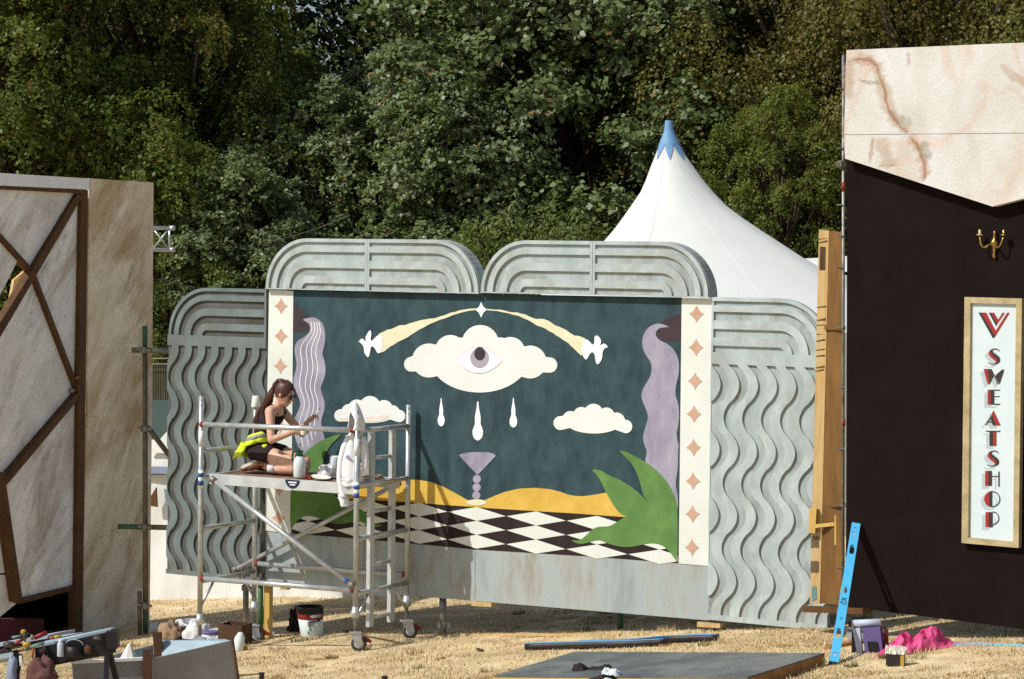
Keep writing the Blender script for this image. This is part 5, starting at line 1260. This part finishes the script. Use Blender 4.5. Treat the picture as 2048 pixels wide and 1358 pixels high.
# pipes
for k, (pts, lab) in enumerate((([(1052,1289),(1150,1286),(1250,1284),(1330,1280)], 'black plastic pipe with pale blue stripe, nearer end'), ([(1160,1284),(1260,1281),(1340,1274),(1436,1271)], 'black plastic pipe with pale blue stripe reaching towards the wave panel'))):
    v = [ongr(x, y+4, .036) for x, y in pts]
    sm_ = [v[0].lerp(v[1], t) if i == 0 else None for i, t in enumerate([0])]
    cs = []
    for i in range(3):
        p0, p1, p2, p3 = v[max(i-1,0)], v[i], v[i+1], v[min(i+2,3)]
        for t in np.linspace(0, 1, 6)[:-1]:
            cs.append(.5*((2*p1)+(p2-p0)*t+(2*p0-5*p1+4*p2-p3)*t*t+(3*p1-p0-3*p2+p3)*t**3))
    cs.append(v[3])
    t = thing('water_pipe', v[0]-Vector((0,0,.045)), lab, 'pipe', 'pipes lying on the grass')
    MB().tube(cs, .034, 14).go('tube', M['pipe'], t, True)
    tl_ = [c + Vector((-.01,-.017,.0298)) for c in cs]; MB().tube(tl_, .007, 6).go('stripe', M['bstripe'], t, True)
a, b_ = ongr(920,1270,.012), ongr(1240,1270,.012)
q = MB().bar(a, b_, .045, .022).go('timber_lath', M['wood']); tag(q, 'thin pale timber lath on the ground at the foot of the plinth', 'lath')
# dark bag and pale cloth at the lower edge
p0 = ongr(1185, 1362)
sb = thing('shoulder_bag', p0, 'dark brown bag with looped strap at the lower edge of the platform', 'bag')
crumple('pouch', ongr(1160,1366), .09, .08, .13, M['bagd'], sb, 21, .22)
crumple('flap', ongr(1205,1364), .13, .08, .11, M['bagd'], sb, 22, .25)
MB().tube([ongr(1170,1364,.08), ongr(1190,1358,.13), ongr(1208,1352,.17), ongr(1225,1354,.15), ongr(1232,1360,.09)], .016, 8).go('strap', M['bagd'], sb, True)
MB().lathe(ongr(1203,1360,.1), [(.018,-.006),(.024,-.004),(.024,.004),(.018,.006)], 12, axis=(.3,1,.2)).go('buckle', M['brass'], sb, True)
q = crumple('pale_cloth', ongr(1222,1378), .10, .06, .13, M['tealp'] if False else M['milk'], None, 23, .3); tag(q, 'pale cloth lying in front of the dark bag', 'cloth')

# spirit level against the black wall
lt = RW.pt(1712, 1049, .03); lbm = ongr(1667, 1331)
lv_ = thing('spirit_level', lbm, 'long bright blue spirit level leaning against the black wall', 'spirit level')
ld = (lt-lbm); LL = ld.length; ld.normalize(); wd = ray(1690,1190).cross(ld).normalized(); wd = wd if wd.x > 0 else -wd; nd = wd.cross(ld).normalized()
if nd.dot(CO-lbm) < 0: nd = -nd
wdt = .036
def lp(x, y, z=0): return lbm + ld*y + wd*x + nd*z
cu_ = bpy.data.curves.new('level_profile', 'CURVE'); cu_.dimensions = '2D'; cu_.fill_mode = 'BOTH'; cu_.extrude = .013
def spl(pts):
    s = cu_.splines.new('POLY'); s.points.add(len(pts)-1)
    for i, (x, y) in enumerate(pts): s.points[i].co = (x, y, 0, 1)
    s.use_cyclic_u = True
def stad(cy, hl, r): return [(r*math.cos(t), cy+hl+r*math.sin(t)) for t in np.linspace(0,math.pi,9)]+[(r*math.cos(t), cy-hl+r*math.sin(t)) for t in np.linspace(math.pi,2*math.pi,9)]
spl([(-wdt,.012),(wdt,.012),(wdt,LL-.012),(-wdt,LL-.012)]); spl(stad(LL*.795,.045,.019)[::-1]); spl(stad(LL*.20,.045,.019)[::-1]); spl(stad(LL*.915,.0,.018)[::-1]); spl(stad(LL*.06,.0,.018)[::-1]); spl(stad(LL*.5,.03,.012)[::-1])
co_ = bpy.data.objects.new('tmp', cu_); COL.objects.link(co_); dg = bpy.context.evaluated_depsgraph_get(); me = bpy.data.meshes.new_from_object(co_.evaluated_get(dg)); bpy.data.objects.remove(co_)
vv = [lp(v.co.x, v.co.y, v.co.z+.013) for v in me.vertices]; ff = [tuple(p.vertices) for p in me.polygons]
build('beam', vv, ff, M['lblue'], lv_)
for y in (.006, LL-.006): MB().box(lp(0,y,.013), wd*(wdt+.001), ld*.007, nd*.015).go('end_cap', M['blackp'], lv_)
for y in (LL*.915, LL*.06): 
    MB().lathe(lp(0,y,.004), [(.018,0),(.018,.012),(.012,.018)], 16, axis=nd).go('vial', M['lgrey'], lv_, True)
MB().box(lp(-wdt*.6,LL*.5,.013), wd*.018, ld*.04, nd*.008).go('centre_vial', M['yelp'], lv_)
def lstroke(x0, y0, x1, y1, w_=.0045): MB().bar(lp(x0,y0,.0275), lp(x1,y1,.0275), w_, .002, nd).go('lettering', M['blackp'], lv_)
ly = LL*.40
for x0,y0,x1,y1 in ((-.012,0,.012,0),(.012,0,.02,.01),(.02,.01,.02,.024),(.02,.024,.012,.034),(-.012,.034,.012,.034),(-.012,0,-.02,.01),(-.02,.01,-.02,.024),(-.02,.024,-.012,.034),(-.02,.046,.02,.078),(.02,.046,-.02,.078)): lstroke(x0, ly+y0, x1, ly+y1, .006)
for x0,y0,x1,y1 in ((-.01,0,.01,.008),(-.01,.016,.012,.03),(-.006,.034,.01,.028)): lstroke(x0, LL*.29+y0, x1, LL*.29+y1, .003)
lstroke(-.012, LL*.955, .012, LL*.955)

# stool, pink sheet, brush, hose at the right
ps = ongr(1728, 1308)
stl = thing('step_stool', ps, 'tipped grey and purple plastic stool between level and pink sheet', 'stool')
ex = Vector((.95,-.3,0)).normalized(); ey = Vector((-ex.y, ex.x, 0))
def sp(x, y, z): return ps + ex*x + ey*y + Vector((0,0,z))
MB().tube([sp(-.10,0,.235), sp(.13,.0,.26)], .03, 12).go('foot_bar', M['lgrey'], stl, True)
MB().tube([sp(-.125,0,.232), sp(-.095,0,.235)], .022, 12).go('rubber_foot', M['blackp'], stl, True)
MB().prism([sp(-.01,-.05,.21), sp(.13,-.05,.23), sp(.16,-.06,.02), sp(.02,-.06,.0)], ey*.13).go('seat_panel', M['purple'], stl)
MB().prism([sp(.035,-.066,.11), sp(.115,-.066,.115), sp(.13,-.07,.03), sp(.05,-.07,.025)], ey*.003).go('recess', M['blackp'], stl)
MB().prism([sp(-.09,-.04,.20), sp(-.03,-.04,.21), sp(-.0,-.07,.0), sp(-.04,-.07,.0)], ey*.05).go('leg', M['lgrey'], stl)
MB().prism([sp(-.10,.0,.17), sp(-.07,.0,.18), sp(-.06,.0,.0), sp(-.10,.0,.0)], ey*.05).go('leg', M['blackp'], stl)
MB().prism([sp(.15,.0,.22), sp(.18,.0,.20), sp(.19,.0,.02), sp(.16,.0,.0)], ey*.05).go('leg', M['maroon'], stl)
# crumpled pink sheet as a folded height field
V, F = [], []
c0, cx1 = ongr(1756, 1314), ongr(1912, 1292); du = cx1-c0; nv_ = Vector((.35,.93,0))
NU, NV_ = 110, 56
for j in range(NV_):
    for i in range(NU):
        u, v = i/(NU-1), j/(NV_-1)
        env = math.sin(math.pi*min(1, u*1.02))**.5*math.sin(math.pi*v)**.55
        hgt = .07 + .09*math.exp(-((u-.3)/.18)**2) + .115*math.exp(-((u-.66)/.16)**2) - .05*(u > .8)*(u-.8)/.2
        q = Vector((u*7, v*4, 2.2)); rdg = math.sqrt(mnoise.noise(q*.7)**2+.004)*1.2 + math.sqrt(mnoise.noise(q*1.5+Vector((5,1,0)))**2+.01)*.35 + .04*mnoise.noise(q*4)
        p = c0 + du*u + nv_*((v-.35)*.5*(.6+.4*math.sin(math.pi*u)) + .03*mnoise.noise(q*1.7))
        V.append((p.x+.02*mnoise.noise(q*2), p.y, ghe(p.x,p.y) + .005 + env*hgt*(1.2-rdg)))
for j in range(NV_-1):
    for i in range(NU-1): F.append((j*NU+i, j*NU+i+1, (j+1)*NU+i+1, (j+1)*NU+i))
q = build('plastic_sheet', V, F, M['pink'], None, True); tag(q, 'crumpled bright pink plastic sheet on the grass before the black wall', 'plastic sheet')
md = q.modifiers.new('t', 'SOLIDIFY'); md.thickness = .004
pb_ = ongr(1791, 1331)
bb = thing('block_brush', pb_, 'wide block paintbrush with white bristles in front of the pink sheet', 'paintbrush')
MB().box(pb_+Vector((0,0,.045)), ex*.07, ey*.025, (0,0,.045)).go('block', M['pipe'], bb)
MB().box(pb_+Vector((.035,-.02,.04))+ex*.015, ex*.014, ey*.02, (0,0,.042)).go('yellow_band', M['yelp'], bb)
bv = MB()
for i in range(150):
    s = sp(0,0,0)*0 + pb_ + ex*random.uniform(-.075,.075) + ey*random.uniform(-.025,.025) + Vector((0,0,.088))
    bv.tube([s, s+Vector((random.uniform(-.012,.012), random.uniform(-.01,.01), random.uniform(.04,.065)))], [.007,.003], 4, True)
bv.go('bristles', M['paper'], bb)
q = MB().tube([ongr(x, y, .012) for x, y in ((1908,1289),(1960,1288),(2010,1290),(2070,1292))], .011, 10).go('blue_hose', M['lblue'], None, True); tag(q, 'pale blue hose on the ground under the black wall', 'hose')
a, b_ = ongr(1655,1296,.02), ongr(1722,1284,.02)
q = MB().bar(a, b_, .07, .04).go('scrap_timber', M['cutwood']); tag(q, 'short scrap of timber on the grass behind the spirit level', 'timber')
q = MB().prism([ongr(1690,1262,.0), ongr(1752,1256,.0), ongr(1762,1278,.0), ongr(1700,1286,.0)], (0,0,.025)).go('paving_slab', M['boxg']); tag(q, 'small grey slab at the corner under the black wall', 'slab')

for i_, (px_, py_, ln_, yaw_, mm_, lab_) in enumerate(((705,1262,.09,.3,'dbrown','dark offcut on the grass beneath the ladder foot'), (880,1318,.07,1.1,'cutwood','small timber chip on the grass below the mural pole'), (640,1318,.06,.2,'wood','pale timber chip on the grass in front of the bucket'), (1330,1290,.07,.8,'cutwood','timber chip between pipe and platform'), (1570,1290,.08,.1,'wood','pale batten scrap behind the platform corner'), (960,1300,.05,2.0,'dbrown','dark twig beside the platform'))):
    p_ = ongr(px_, py_, .012); d_ = Vector((math.cos(yaw_), math.sin(yaw_), 0))
    q = MB().bar(p_-d_*ln_, p_+d_*ln_, .03, .02).go('wood_offcut', M[mm_]); tag(q, lab_, 'offcut', 'offcuts on the grass')

# ------------------------------------------------------------------ tents, truss, fence behind
YT = 33.0
S_ = FPX/YT
prof = [(243,6,6),(262,8,8),(285,17,19),(310,27,33),(335,37,51),(360,46,69),(385,57,90),(410,74,114),(435,91,147),(460,109,184),(485,130,222),(511,155,262),(540,186,312),(575,230,372),(615,285,445),(650,340,510)]
pk = atY(1338, 243, YT)
tn = thing('pagoda_tent', (pk.x, pk.y, gz(pk.x, pk.y)), 'white peaked tent with blue tip rising behind the grey crest', 'tent')
rows = []
NS = 48
def ring(y, l, r):
    c = atY(1338+(r-l)/2, y, YT); a = (l+r)/2/S_; out = []
    for k in range(NS):
        t = 2*math.pi*k/NS; q = 1/ max(abs(math.cos(t-.1)), abs(math.sin(t-.1))); q = 1 + (q-1)*.35*min(1, a/1.2)
        q /= (1+(1/max(abs(math.cos(.1)), .01)-1)*.35)
        out.append(Vector((c.x+a*math.cos(t)*q, c.y+a*.95*math.sin(t)*q, c.z)))
    return out
RG = [ring(*p) for p in prof]
def skin(nm, rr, m, par, close=False):
    V = [p for r in rr for p in r]; F = []
    for i in range(len(rr)-1):
        for k in range(NS): F.append((i*NS+k, (i+1)*NS+k, (i+1)*NS+(k+1)%NS, i*NS+(k+1)%NS))
    if close: F.append(tuple(range(NS)))
    return build(nm, V, F, M[m], par, True)
roof = skin('canopy', RG, 'tent', tn, True)
for k_ in range(2, NS, 6):
    MB().tube([r_[k_] for r_ in RG[1:]], .004, 5).go('seam', M['tent'], roof, True)
# blue tip with zig-zag lower edge, laid just outside the canopy
def interp_ring(y):
    ys2 = [p[0] for p in prof]; return ring(y, float(np.interp(y, ys2, [p[1] for p in prof])), float(np.interp(y, ys2, [p[2] for p in prof])))
levels = np.linspace(241, 289, 9); TV, TF = [], []
for y in levels:
    rr = interp_ring(max(y, 243)); c = sum(rr, Vector())/NS
    for p in rr: TV.append(c+(p-c)*1.0+(p-c).normalized()*.012 + Vector((0,0,(243-y)/S_ if y < 243 else 0)))
for i in range(len(levels)-1):
    for k in range(NS): TF.append((i*NS+k, (i+1)*NS+k, (i+1)*NS+(k+1)%NS, i*NS+(k+1)%NS))
b0_ = len(TV)
rA, rB = interp_ring(289), interp_ring(322)
for k0 in range(0, NS, 6):      # teeth
    off_ = 2
    def outp(p, rr): c = sum(rr, Vector())/NS; return p+(p-c).normalized()*.012
    n0 = len(TV)
    steps = 5
    for s in range(steps+1):
        yy = 289 + 32*s/steps; rr = interp_ring(yy); half = 3*(1-s/steps)
        kc = k0+3+off_
        for e in (-half, 0, half):
            f = (kc+e) % NS; i0 = int(f); fr = f-i0; p = rr[i0].lerp(rr[(i0+1) % NS], fr); TV.append(outp(p, rr))
    for s in range(steps):
        a = n0+s*3; TF += [(a, a+3, a+4, a+1), (a+1, a+4, a+5, a+2)]
build('blue_tip', TV, TF, M['tentb'], tn, True)
cap_ = RG[-1]
V = cap_ + [Vector((p.x, p.y, gz(p.x,p.y))) for p in cap_]
build('wall_skirt', V, [(k, k+NS, NS+(k+1)%NS, (k+1)%NS) for k in range(NS)], M['tent'], tn, True)
# second, lower roof behind to the right
tb_ = thing('rear_tent', atY(1640, 760, 37.5), 'low pale tent roof edge just behind the timber frame', 'tent')
v = [atY(1560,520,37.5), atY(1760,508,37.5), atY(1800,530,36.5), atY(1560,560,36.5)]
MB().prism(v, (0,0,-.05)).go('roof', M['tent'], tb_); MB().prism([atY(1560,560,36.5), atY(1800,530,36.5), atY(1800,900,36.5), atY(1560,900,36.5)], (0,.05,0)).go('wall', M['tent'], tb_)
# left marquee: white wall seen between stone wall and wave panel and under the wave panel
YL = 29.0
ML = Plane(atY(450, 1200, YL), (.865, -.502, 0)); ML.p.z = 0
q0_ = ML.at(0, 0)
ml = thing('marquee', (q0_.x, q0_.y, gz(q0_.x, q0_.y)), 'white marquee side wall seen behind the scaffold tower legs', 'tent')
V, F = [], []; N_s = 70
ua, ub2 = ML.uv(120, 1000)[0], ML.uv(780, 1000)[0]; zt_ = ML.uv(320, 880)[1]
for j in range(11):
    for i in range(N_s):
        u_ = ua+(ub2-ua)*i/(N_s-1); t = j/10; q_ = ML.at(u_, 0); zb_ = ghe(q_.x, q_.y)-.02
        V.append(ML.at(u_, zb_+(zt_-zb_)*t, .06*mnoise.noise(Vector((u_*1.5, t*2.5, 0)))+.02*mnoise.noise(Vector((u_*6, t*3, 4)))))
for j in range(10):
    for i in range(N_s-1): F.append((j*N_s+i, j*N_s+i+1, (j+1)*N_s+i+1, (j+1)*N_s+i))
build('side_wall', V, F, M['tent'], ml, True)
def lq(nm, pts, m, off, th=.02): sheet(nm, ML, pts, off, th, M[m], ml)
lq('window_band', [(150,930),(345,934),(345,948),(150,944)], 'tentwin', .10); lq('guy_line', [(150,944.5),(345,948.5),(345,950.5),(150,946.5)], 'dbrown', .11)
lq('brown_flap', [(300,995),(312,975),(314,1014),(300,1012)], 'batten', .12); lq('blue_flap', [(328,978),(334,985),(345,985),(345,1040),(332,1030)], 'tentwin', .12)
MB().prism([ML.pt(120,905,-.3), ML.pt(297,905,-.3), ML.pt(420,800,-1.6), ML.pt(120,800,-2.2)], (0,.03,0)).go('roof_slope', M['tentd'], ml)
lq('roof_edge', [(338,858),(780,870),(780,925),(297,905)], 'tent', .08, .03)
mb2 = thing('site_cabin', atY(320, 860, 36), 'pale flat-topped cabin seen beyond the marquee, below the wire fence', 'cabin')
MB().prism([atY(260,826,36), atY(420,824,36), atY(420,836,36), atY(260,838,36)], (0,.4,0)).go('fascia', M['cornice'], mb2); MB().prism([atY(260,838,36.05), atY(420,836,36.05), atY(420,1000,36.05), atY(260,1000,36.05)], (0,.3,0)).go('dark_side', M['tentd'], mb2)
# wire fence
YF = 39.0
fb_ = atY(320, 840, YF); fn_ = thing('wire_fence', (fb_.x, YF, gz(fb_.x, YF)), 'grey wire mesh fence panel seen through the slit beside the wave panel', 'fence')
b = MB()
for y in (717, 728): b.tube([atY(240,y,YF), atY(400,y,YF)], .012, 6)
b.go('top_rail', M['galv'], fn_)
for i, x in enumerate(np.linspace(262, 382, 26)): MB().tube([atY(x,728,YF), atY(x,1100,YF)], .004, 5).go('wire', M['galv'], fn_)
MB().prism([atY(255,728,YF+.06), atY(395,728,YF+.06), atY(395,1150,YF+.06), atY(255,1150,YF+.06)], (0,.01,0)).go('shade_net', mat('olive_net', C(70,72,54), C(88,88,68), 6, .9, stretch=(6,1,1)), fn_)
# truss behind the stone wall
YR = 28.6
tr_ = thing('roof_truss', atY(300, 505, YR), 'aluminium box truss end sticking out behind the stone wall', 'truss')
b = MB()
for y in (456, 499.5):
    for dy in (0, .26):
        MB().tube([atY(150,y,YR+dy), atY(346,y,YR+dy)], .024, 10).go('chord', M['alu'], tr_, True)
        MB().tube([atY(340,y,YR+dy), atY(350,y,YR+dy)], .03, 10).go('end_fork', M['alu'], tr_, True)
for xa_, xb_ in ((306,338),(338,306)):
    for dy in (0, .26): MB().tube([atY(xa_,457,YR+dy), atY(xb_,498,YR+dy)], .011, 8).go('lacing', M['alu'], tr_, True)
for x in (339, 260, 180): MB().tube([atY(x,457,YR), atY(x,498,YR)], .014, 8).go('lacing', M['alu'], tr_, True)
# cables in front of the trees
for pts, lab in (([(702,452),(715,466),(735,473),(765,473),(790,463)], 'sagging grey cable above the joint of the first crest'), ([(985,412),(1010,425),(1040,440),(1080,448)], 'thin cable crossing the foliage above the second crest'), ([(520,488),(580,474),(640,455),(700,430)], 'thin dark cable crossing the foliage above the first crest')):
    q = MB().tube([atY(x, y, 34) for x, y in pts], .004, 6).go('cable', M['dmetal']); tag(q, lab, 'cable', 'cables strung before the trees')

# ------------------------------------------------------------------ trees
bark = mat('bark', C(46,36,28,1), C(70,58,46,1), 6, .9, bump=.5, stretch=(3,3,.6))
barkb = mat('birch_bark', C(74,66,54,1), C(128,120,106,1), 6, .8, stretch=(1,1,3), c3=C(60,50,42,1), s3=5)
LM = {
 'beech': tinted('beech_leaf', [(0, (.050,.072,.012,1)), (.4, (.130,.172,.024,1)), (.75, (.190,.230,.042,1)), (1, (.20,.14,.030,1))], .5, .46, .35),
 'sycamore': tinted('sycamore_leaf', [(0, (.060,.092,.026,1)), (.35, (.135,.190,.055,1)), (.7, (.205,.262,.105,1)), (.92, (.28,.335,.20,1)), (1, (.24,.15,.046,1))], .46, .40, .45),
 'birch': tinted('birch_leaf', [(0, (.066,.066,.012,1)), (.4, (.150,.148,.030,1)), (.75, (.212,.202,.050,1)), (1, (.22,.14,.034,1))], .5, .46, .35),
 'willow': tinted('willow_leaf', [(0, (.066,.096,.014,1)), (.4, (.135,.182,.034,1)), (.8, (.195,.245,.064,1)), (1, (.24,.26,.08,1))], .5, .40, .35),
 'dark': tinted('evergreen_leaf', [(0, (.028,.040,.010,1)), (.5, (.070,.098,.024,1)), (1, (.115,.145,.042,1))], .55, .3, .25)}
def tree_mesh(kind, seed, H, Rr, z0, lobes, sprays, leaves, ls, asp, hang, slen, lobe_r, up):
    """crown of leaf-sized rhombs gathered in sprays, sprays gathered on lobes; plus trunk and limbs"""
    r = np.random.default_rng(seed); Lc = []
    for i in range(lobes):
        t = (i+.5)/lobes; z = z0+(H-z0)*(t**.92)
        prof_ = math.sin(math.pi*min(.97, .16+.84*t))**.6
        a = i*2.399+r.normal(0, .35); rad = Rr*prof_*math.sqrt(r.uniform(.30, 1.0))
        Lc.append((rad*math.cos(a), rad*math.sin(a), z+r.normal(0,.3), lobe_r*r.uniform(.6,1.35)))
    P, Dn, Tn, Ad = [], [], [], []
    for (x, y, z, lr) in Lc:
        n = int(sprays*(lr/lobe_r)**1.6)+3
        d = r.normal(size=(n,3)); ow = np.array([x,y,0.0]); ow /= (np.linalg.norm(ow)+1e-6)
        d += ow*.45+np.array([0,0,.35]); d /= np.linalg.norm(d, axis=1)[:,None]
        c = np.array([x,y,z]) + d*lr*r.uniform(.6, 1.08, (n,1))*np.array([1,1,.72])
        tone = r.normal(.5, .13) + r.normal(0, .09, n) + d[:,2]*.08
        td = d*.55 + r.normal(0,.28,(n,3)); td[:,2] -= hang; td /= np.linalg.norm(td, axis=1)[:,None]
        sn = d*.75+np.array([0,0,up])+r.normal(0,.22,(n,3)); sn /= np.linalg.norm(sn, axis=1)[:,None]
        side = np.cross(sn, td); side /= np.linalg.norm(side, axis=1)[:,None]+1e-6
        L = slen*r.uniform(.55,1.35,n)
        for k in range(leaves):
            f = r.random(n); w_ = (.42 if hang < .4 else .20)*np.sin(np.pi*np.clip(f*.85+.12,0,1))
            q = c + td*((f-.35)*L)[:,None] + side*(r.normal(0,1,n)*L*w_)[:,None] + sn*(r.normal(0,.05,n))[:,None]
            q[:,2] -= (.25+.5*hang)*f*f*L*.6
            P.append(q); Dn.append(sn+r.normal(0,.42,(n,3))); Tn.append(tone+r.normal(0,.11,n)); Ad.append(td+r.normal(0,.6,(n,3)))
    P = np.concatenate(P); Dn = np.concatenate(Dn); Tn = np.clip(np.concatenate(Tn), 0, 1); Ad = np.concatenate(Ad)
    if kind in ('sycamore', 'birch', 'beech'): Tn = np.where(r.random(len(Tn)) < .03, 1.0, np.minimum(Tn, .93))
    Dn /= np.linalg.norm(Dn, axis=1)[:,None]
    A = Ad - Dn*np.sum(Ad*Dn, axis=1)[:,None]; A /= np.linalg.norm(A, axis=1)[:,None]+1e-6
    Bv = np.cross(Dn, A); sz = ls*r.uniform(.6,1.25,len(P))[:,None]
    V = np.stack([P-A*sz*.5, P+Bv*sz*.5*asp+Dn*sz*.06-A*sz*.05, P+A*sz*.5-Dn*sz*.05, P-Bv*sz*.5*asp+Dn*sz*.06-A*sz*.05], 1).reshape(-1,3)
    F = np.arange(len(V)).reshape(-1,4)
    crown = npmesh('crown_'+kind, V, F, np.repeat(Tn, 4), LM[kind], 4)
    b = MB(); rt = .11+H*.013
    top = Vector((r.normal(0,.2), r.normal(0,.2), H*.93))
    tp_ = [Vector((0,0,-.3)), Vector((.05,0,H*.25)), Vector((top.x*.5+.1, top.y*.5, H*.55)), top]
    b.tube(tp_, [rt*1.25, rt, rt*.6, .02], 10)
    for (x, y, z, lr) in Lc[::(3 if kind == 'birch' else 2)]:
        h0 = max(.6, z*.62-.2); f = min(.98, h0/H); p0 = Vector((top.x*f*.6, top.y*f*.6, h0)); p1 = Vector((x,y,z))
        b.tube([p0, p0.lerp(p1,.5)+Vector((0,0,.25)), p1], [rt*.34*(1-.5*f), rt*.2, .012], 6)
        for _ in range(2):
            e = p1+Vector(tuple(r.normal(0,lr*.8,3))); b.tube([p0.lerp(p1,.7)+Vector((0,0,.12)), e], [.011,.004], 4)
    tm = bpy.data.meshes.new('trunk_'+kind); tm.from_pydata([tuple(v) for v in b.v], [], b.f); tm.materials.append(barkb if kind == 'birch' else bark)
    tm.polygons.foreach_set('use_smooth', [True]*len(tm.polygons)); tm.update()
    return crown, tm
TK = {
 'beech': [tree_mesh('beech', 3, 13.0, 3.6, 1.0, 150, 17, 34, .092, .68, .55, .62, .62, .55)],
 'sycamore': [tree_mesh('sycamore', 8, 12.0, 3.4, .8, 140, 18, 28, .118, .9, .05, .46, .62, .75), tree_mesh('sycamore', 9, 11.0, 3.2, .8, 140, 18, 28, .118, .9, .08, .46, .60, .75)],
 'birch': [tree_mesh('birch', 12, 13.0, 3.2, 1.2, 150, 17, 40, .074, .8, .85, .80, .58, .4)],
 'willow': [tree_mesh('willow', 21, 4.6, 1.9, .5, 56, 15, 34, .090, .32, .9, .60, .45, .45)],
 'dark': [tree_mesh('dark', 31, 15, 4.2, .6, 120, 14, 22, .20, .6, .3, .8, 1.0, .5)]}
def tree(kind, var, px, Y, sc, rot, label, group=None, zs=1.0):
    x = atY(px, 600, Y).x; cr, tm = TK[kind][var % len(TK[kind])]
    nm = {'beech':'beech_tree','sycamore':'sycamore_tree','birch':'birch_tree','willow':'willow_bush','dark':'evergreen_tree'}[kind]
    zg = gz(x, Y) + (.03*(Y-62) if Y > 62 else 0)
    t = thing(nm, (x, Y, zg), label, 'bush' if kind == 'willow' else 'tree', group)
    t.rotation_euler = (0,0,rot); t.scale = (sc, sc, sc*zs)
    for n_, m_ in (('trunk', tm), ('crown', cr)):
        o = bpy.data.objects.new(n_, m_); COL.objects.link(o); o.parent = t
    return t
G1 = 'trees close behind the set'
tree('beech', 0, 90, 43, 1.0, .3, 'dark drooping beech above the brown stone wall', G1)
tree('beech', 1, -170, 42, 1.0, 2.0, 'brownish beech at the edge of the picture over the pale cornice', G1)
tree('beech', 1, 330, 44.5, .95, 4.1, 'tall beech with hanging sprays between stone wall and first crest', G1)
tree('sycamore', 0, 620, 43, .62, 1.0, 'low silvery-green sycamore directly behind the first crest', G1)
tree('sycamore', 1, 850, 42.5, .70, 2.6, 'silvery-leaved sycamore behind the gap between the two crests', G1)
tree('sycamore', 0, 1050, 45, 1.05, 5.0, 'tallest pale sycamore in the middle of the trees', G1)
tree('sycamore', 1, 1210, 44.5, 1.03, 3.3, 'olive sycamore with brown seeds behind the tip of the pointed tent', G1)
tree('birch', 0, 1440, 45.5, 1.0, .5, 'dark loose birch right of the pointed tent tip', G1)
tree('birch', 1, 1640, 43.5, 1.0, 2.2, 'olive drooping birch left of the marble fascia', G1)
tree('birch', 0, 1850, 42.5, 1.0, 4.0, 'birch showing above the marble fascia', G1)
tree('birch', 1, 2090, 42, 1.0, 1.1, 'birch at the right edge above the marble fascia', G1)
tree('willow', 0, 1070, 38.5, 1.05, .2, 'light green willow bush low behind the second crest', G1)
tree('willow', 0, 1215, 37.8, .95, 2.4, 'light green willow bush against the slope of the pointed tent', G1)
tree('willow', 0, 960, 38.8, .85, 4.2, 'light green willow bush in the notch between the two crests', G1)
tree('sycamore', 1, 480, 41, .55, .9, 'small dark sycamore behind the darker-painted wave panel', G1)
tree('beech', 0, 330, 41, .52, 1.9, 'small dark beech behind the truss end', G1)
tree('beech', 1, 1560, 40.5, .50, 4.6, 'small beech behind the right slope of the pointed tent', G1)
BK = ((-250,54,'behind the edge of the pale cornice'),(20,56,'behind the drooping beech over the stone wall'),(250,53,'behind the outer corner of the stone wall'),(320,57,'behind the tall hanging beech'),(1010,55,'beside the bright sky gap, behind the silvery sycamore'),(1150,58,'behind the tallest pale sycamore'),(1290,54,'behind the tip of the pointed tent'),(1500,57,'behind the dark loose birch'),(1720,55,'behind the olive drooping birch'),(1950,56,'behind the marble fascia birch'),(2200,54,'behind the birch at the right edge'))
for i, (px, Y, wh) in enumerate(BK):
    tree('dark', 0, px, Y, .95 + .1*(i % 3), i*1.3, 'deep green evergreen in shade '+wh, 'evergreens behind the front trees')
for i, (px, Y) in enumerate(((-100,70),(160,72),(250,70),(1050,72),(1180,70),(1420,72),(1650,70),(1880,72),(2120,70))):
    tree('dark', 0, px, Y, 1.1, i*2.1+.6, 'farthest evergreen, glimpsed only through gaps in the foliage', 'evergreens at the back of the wood')
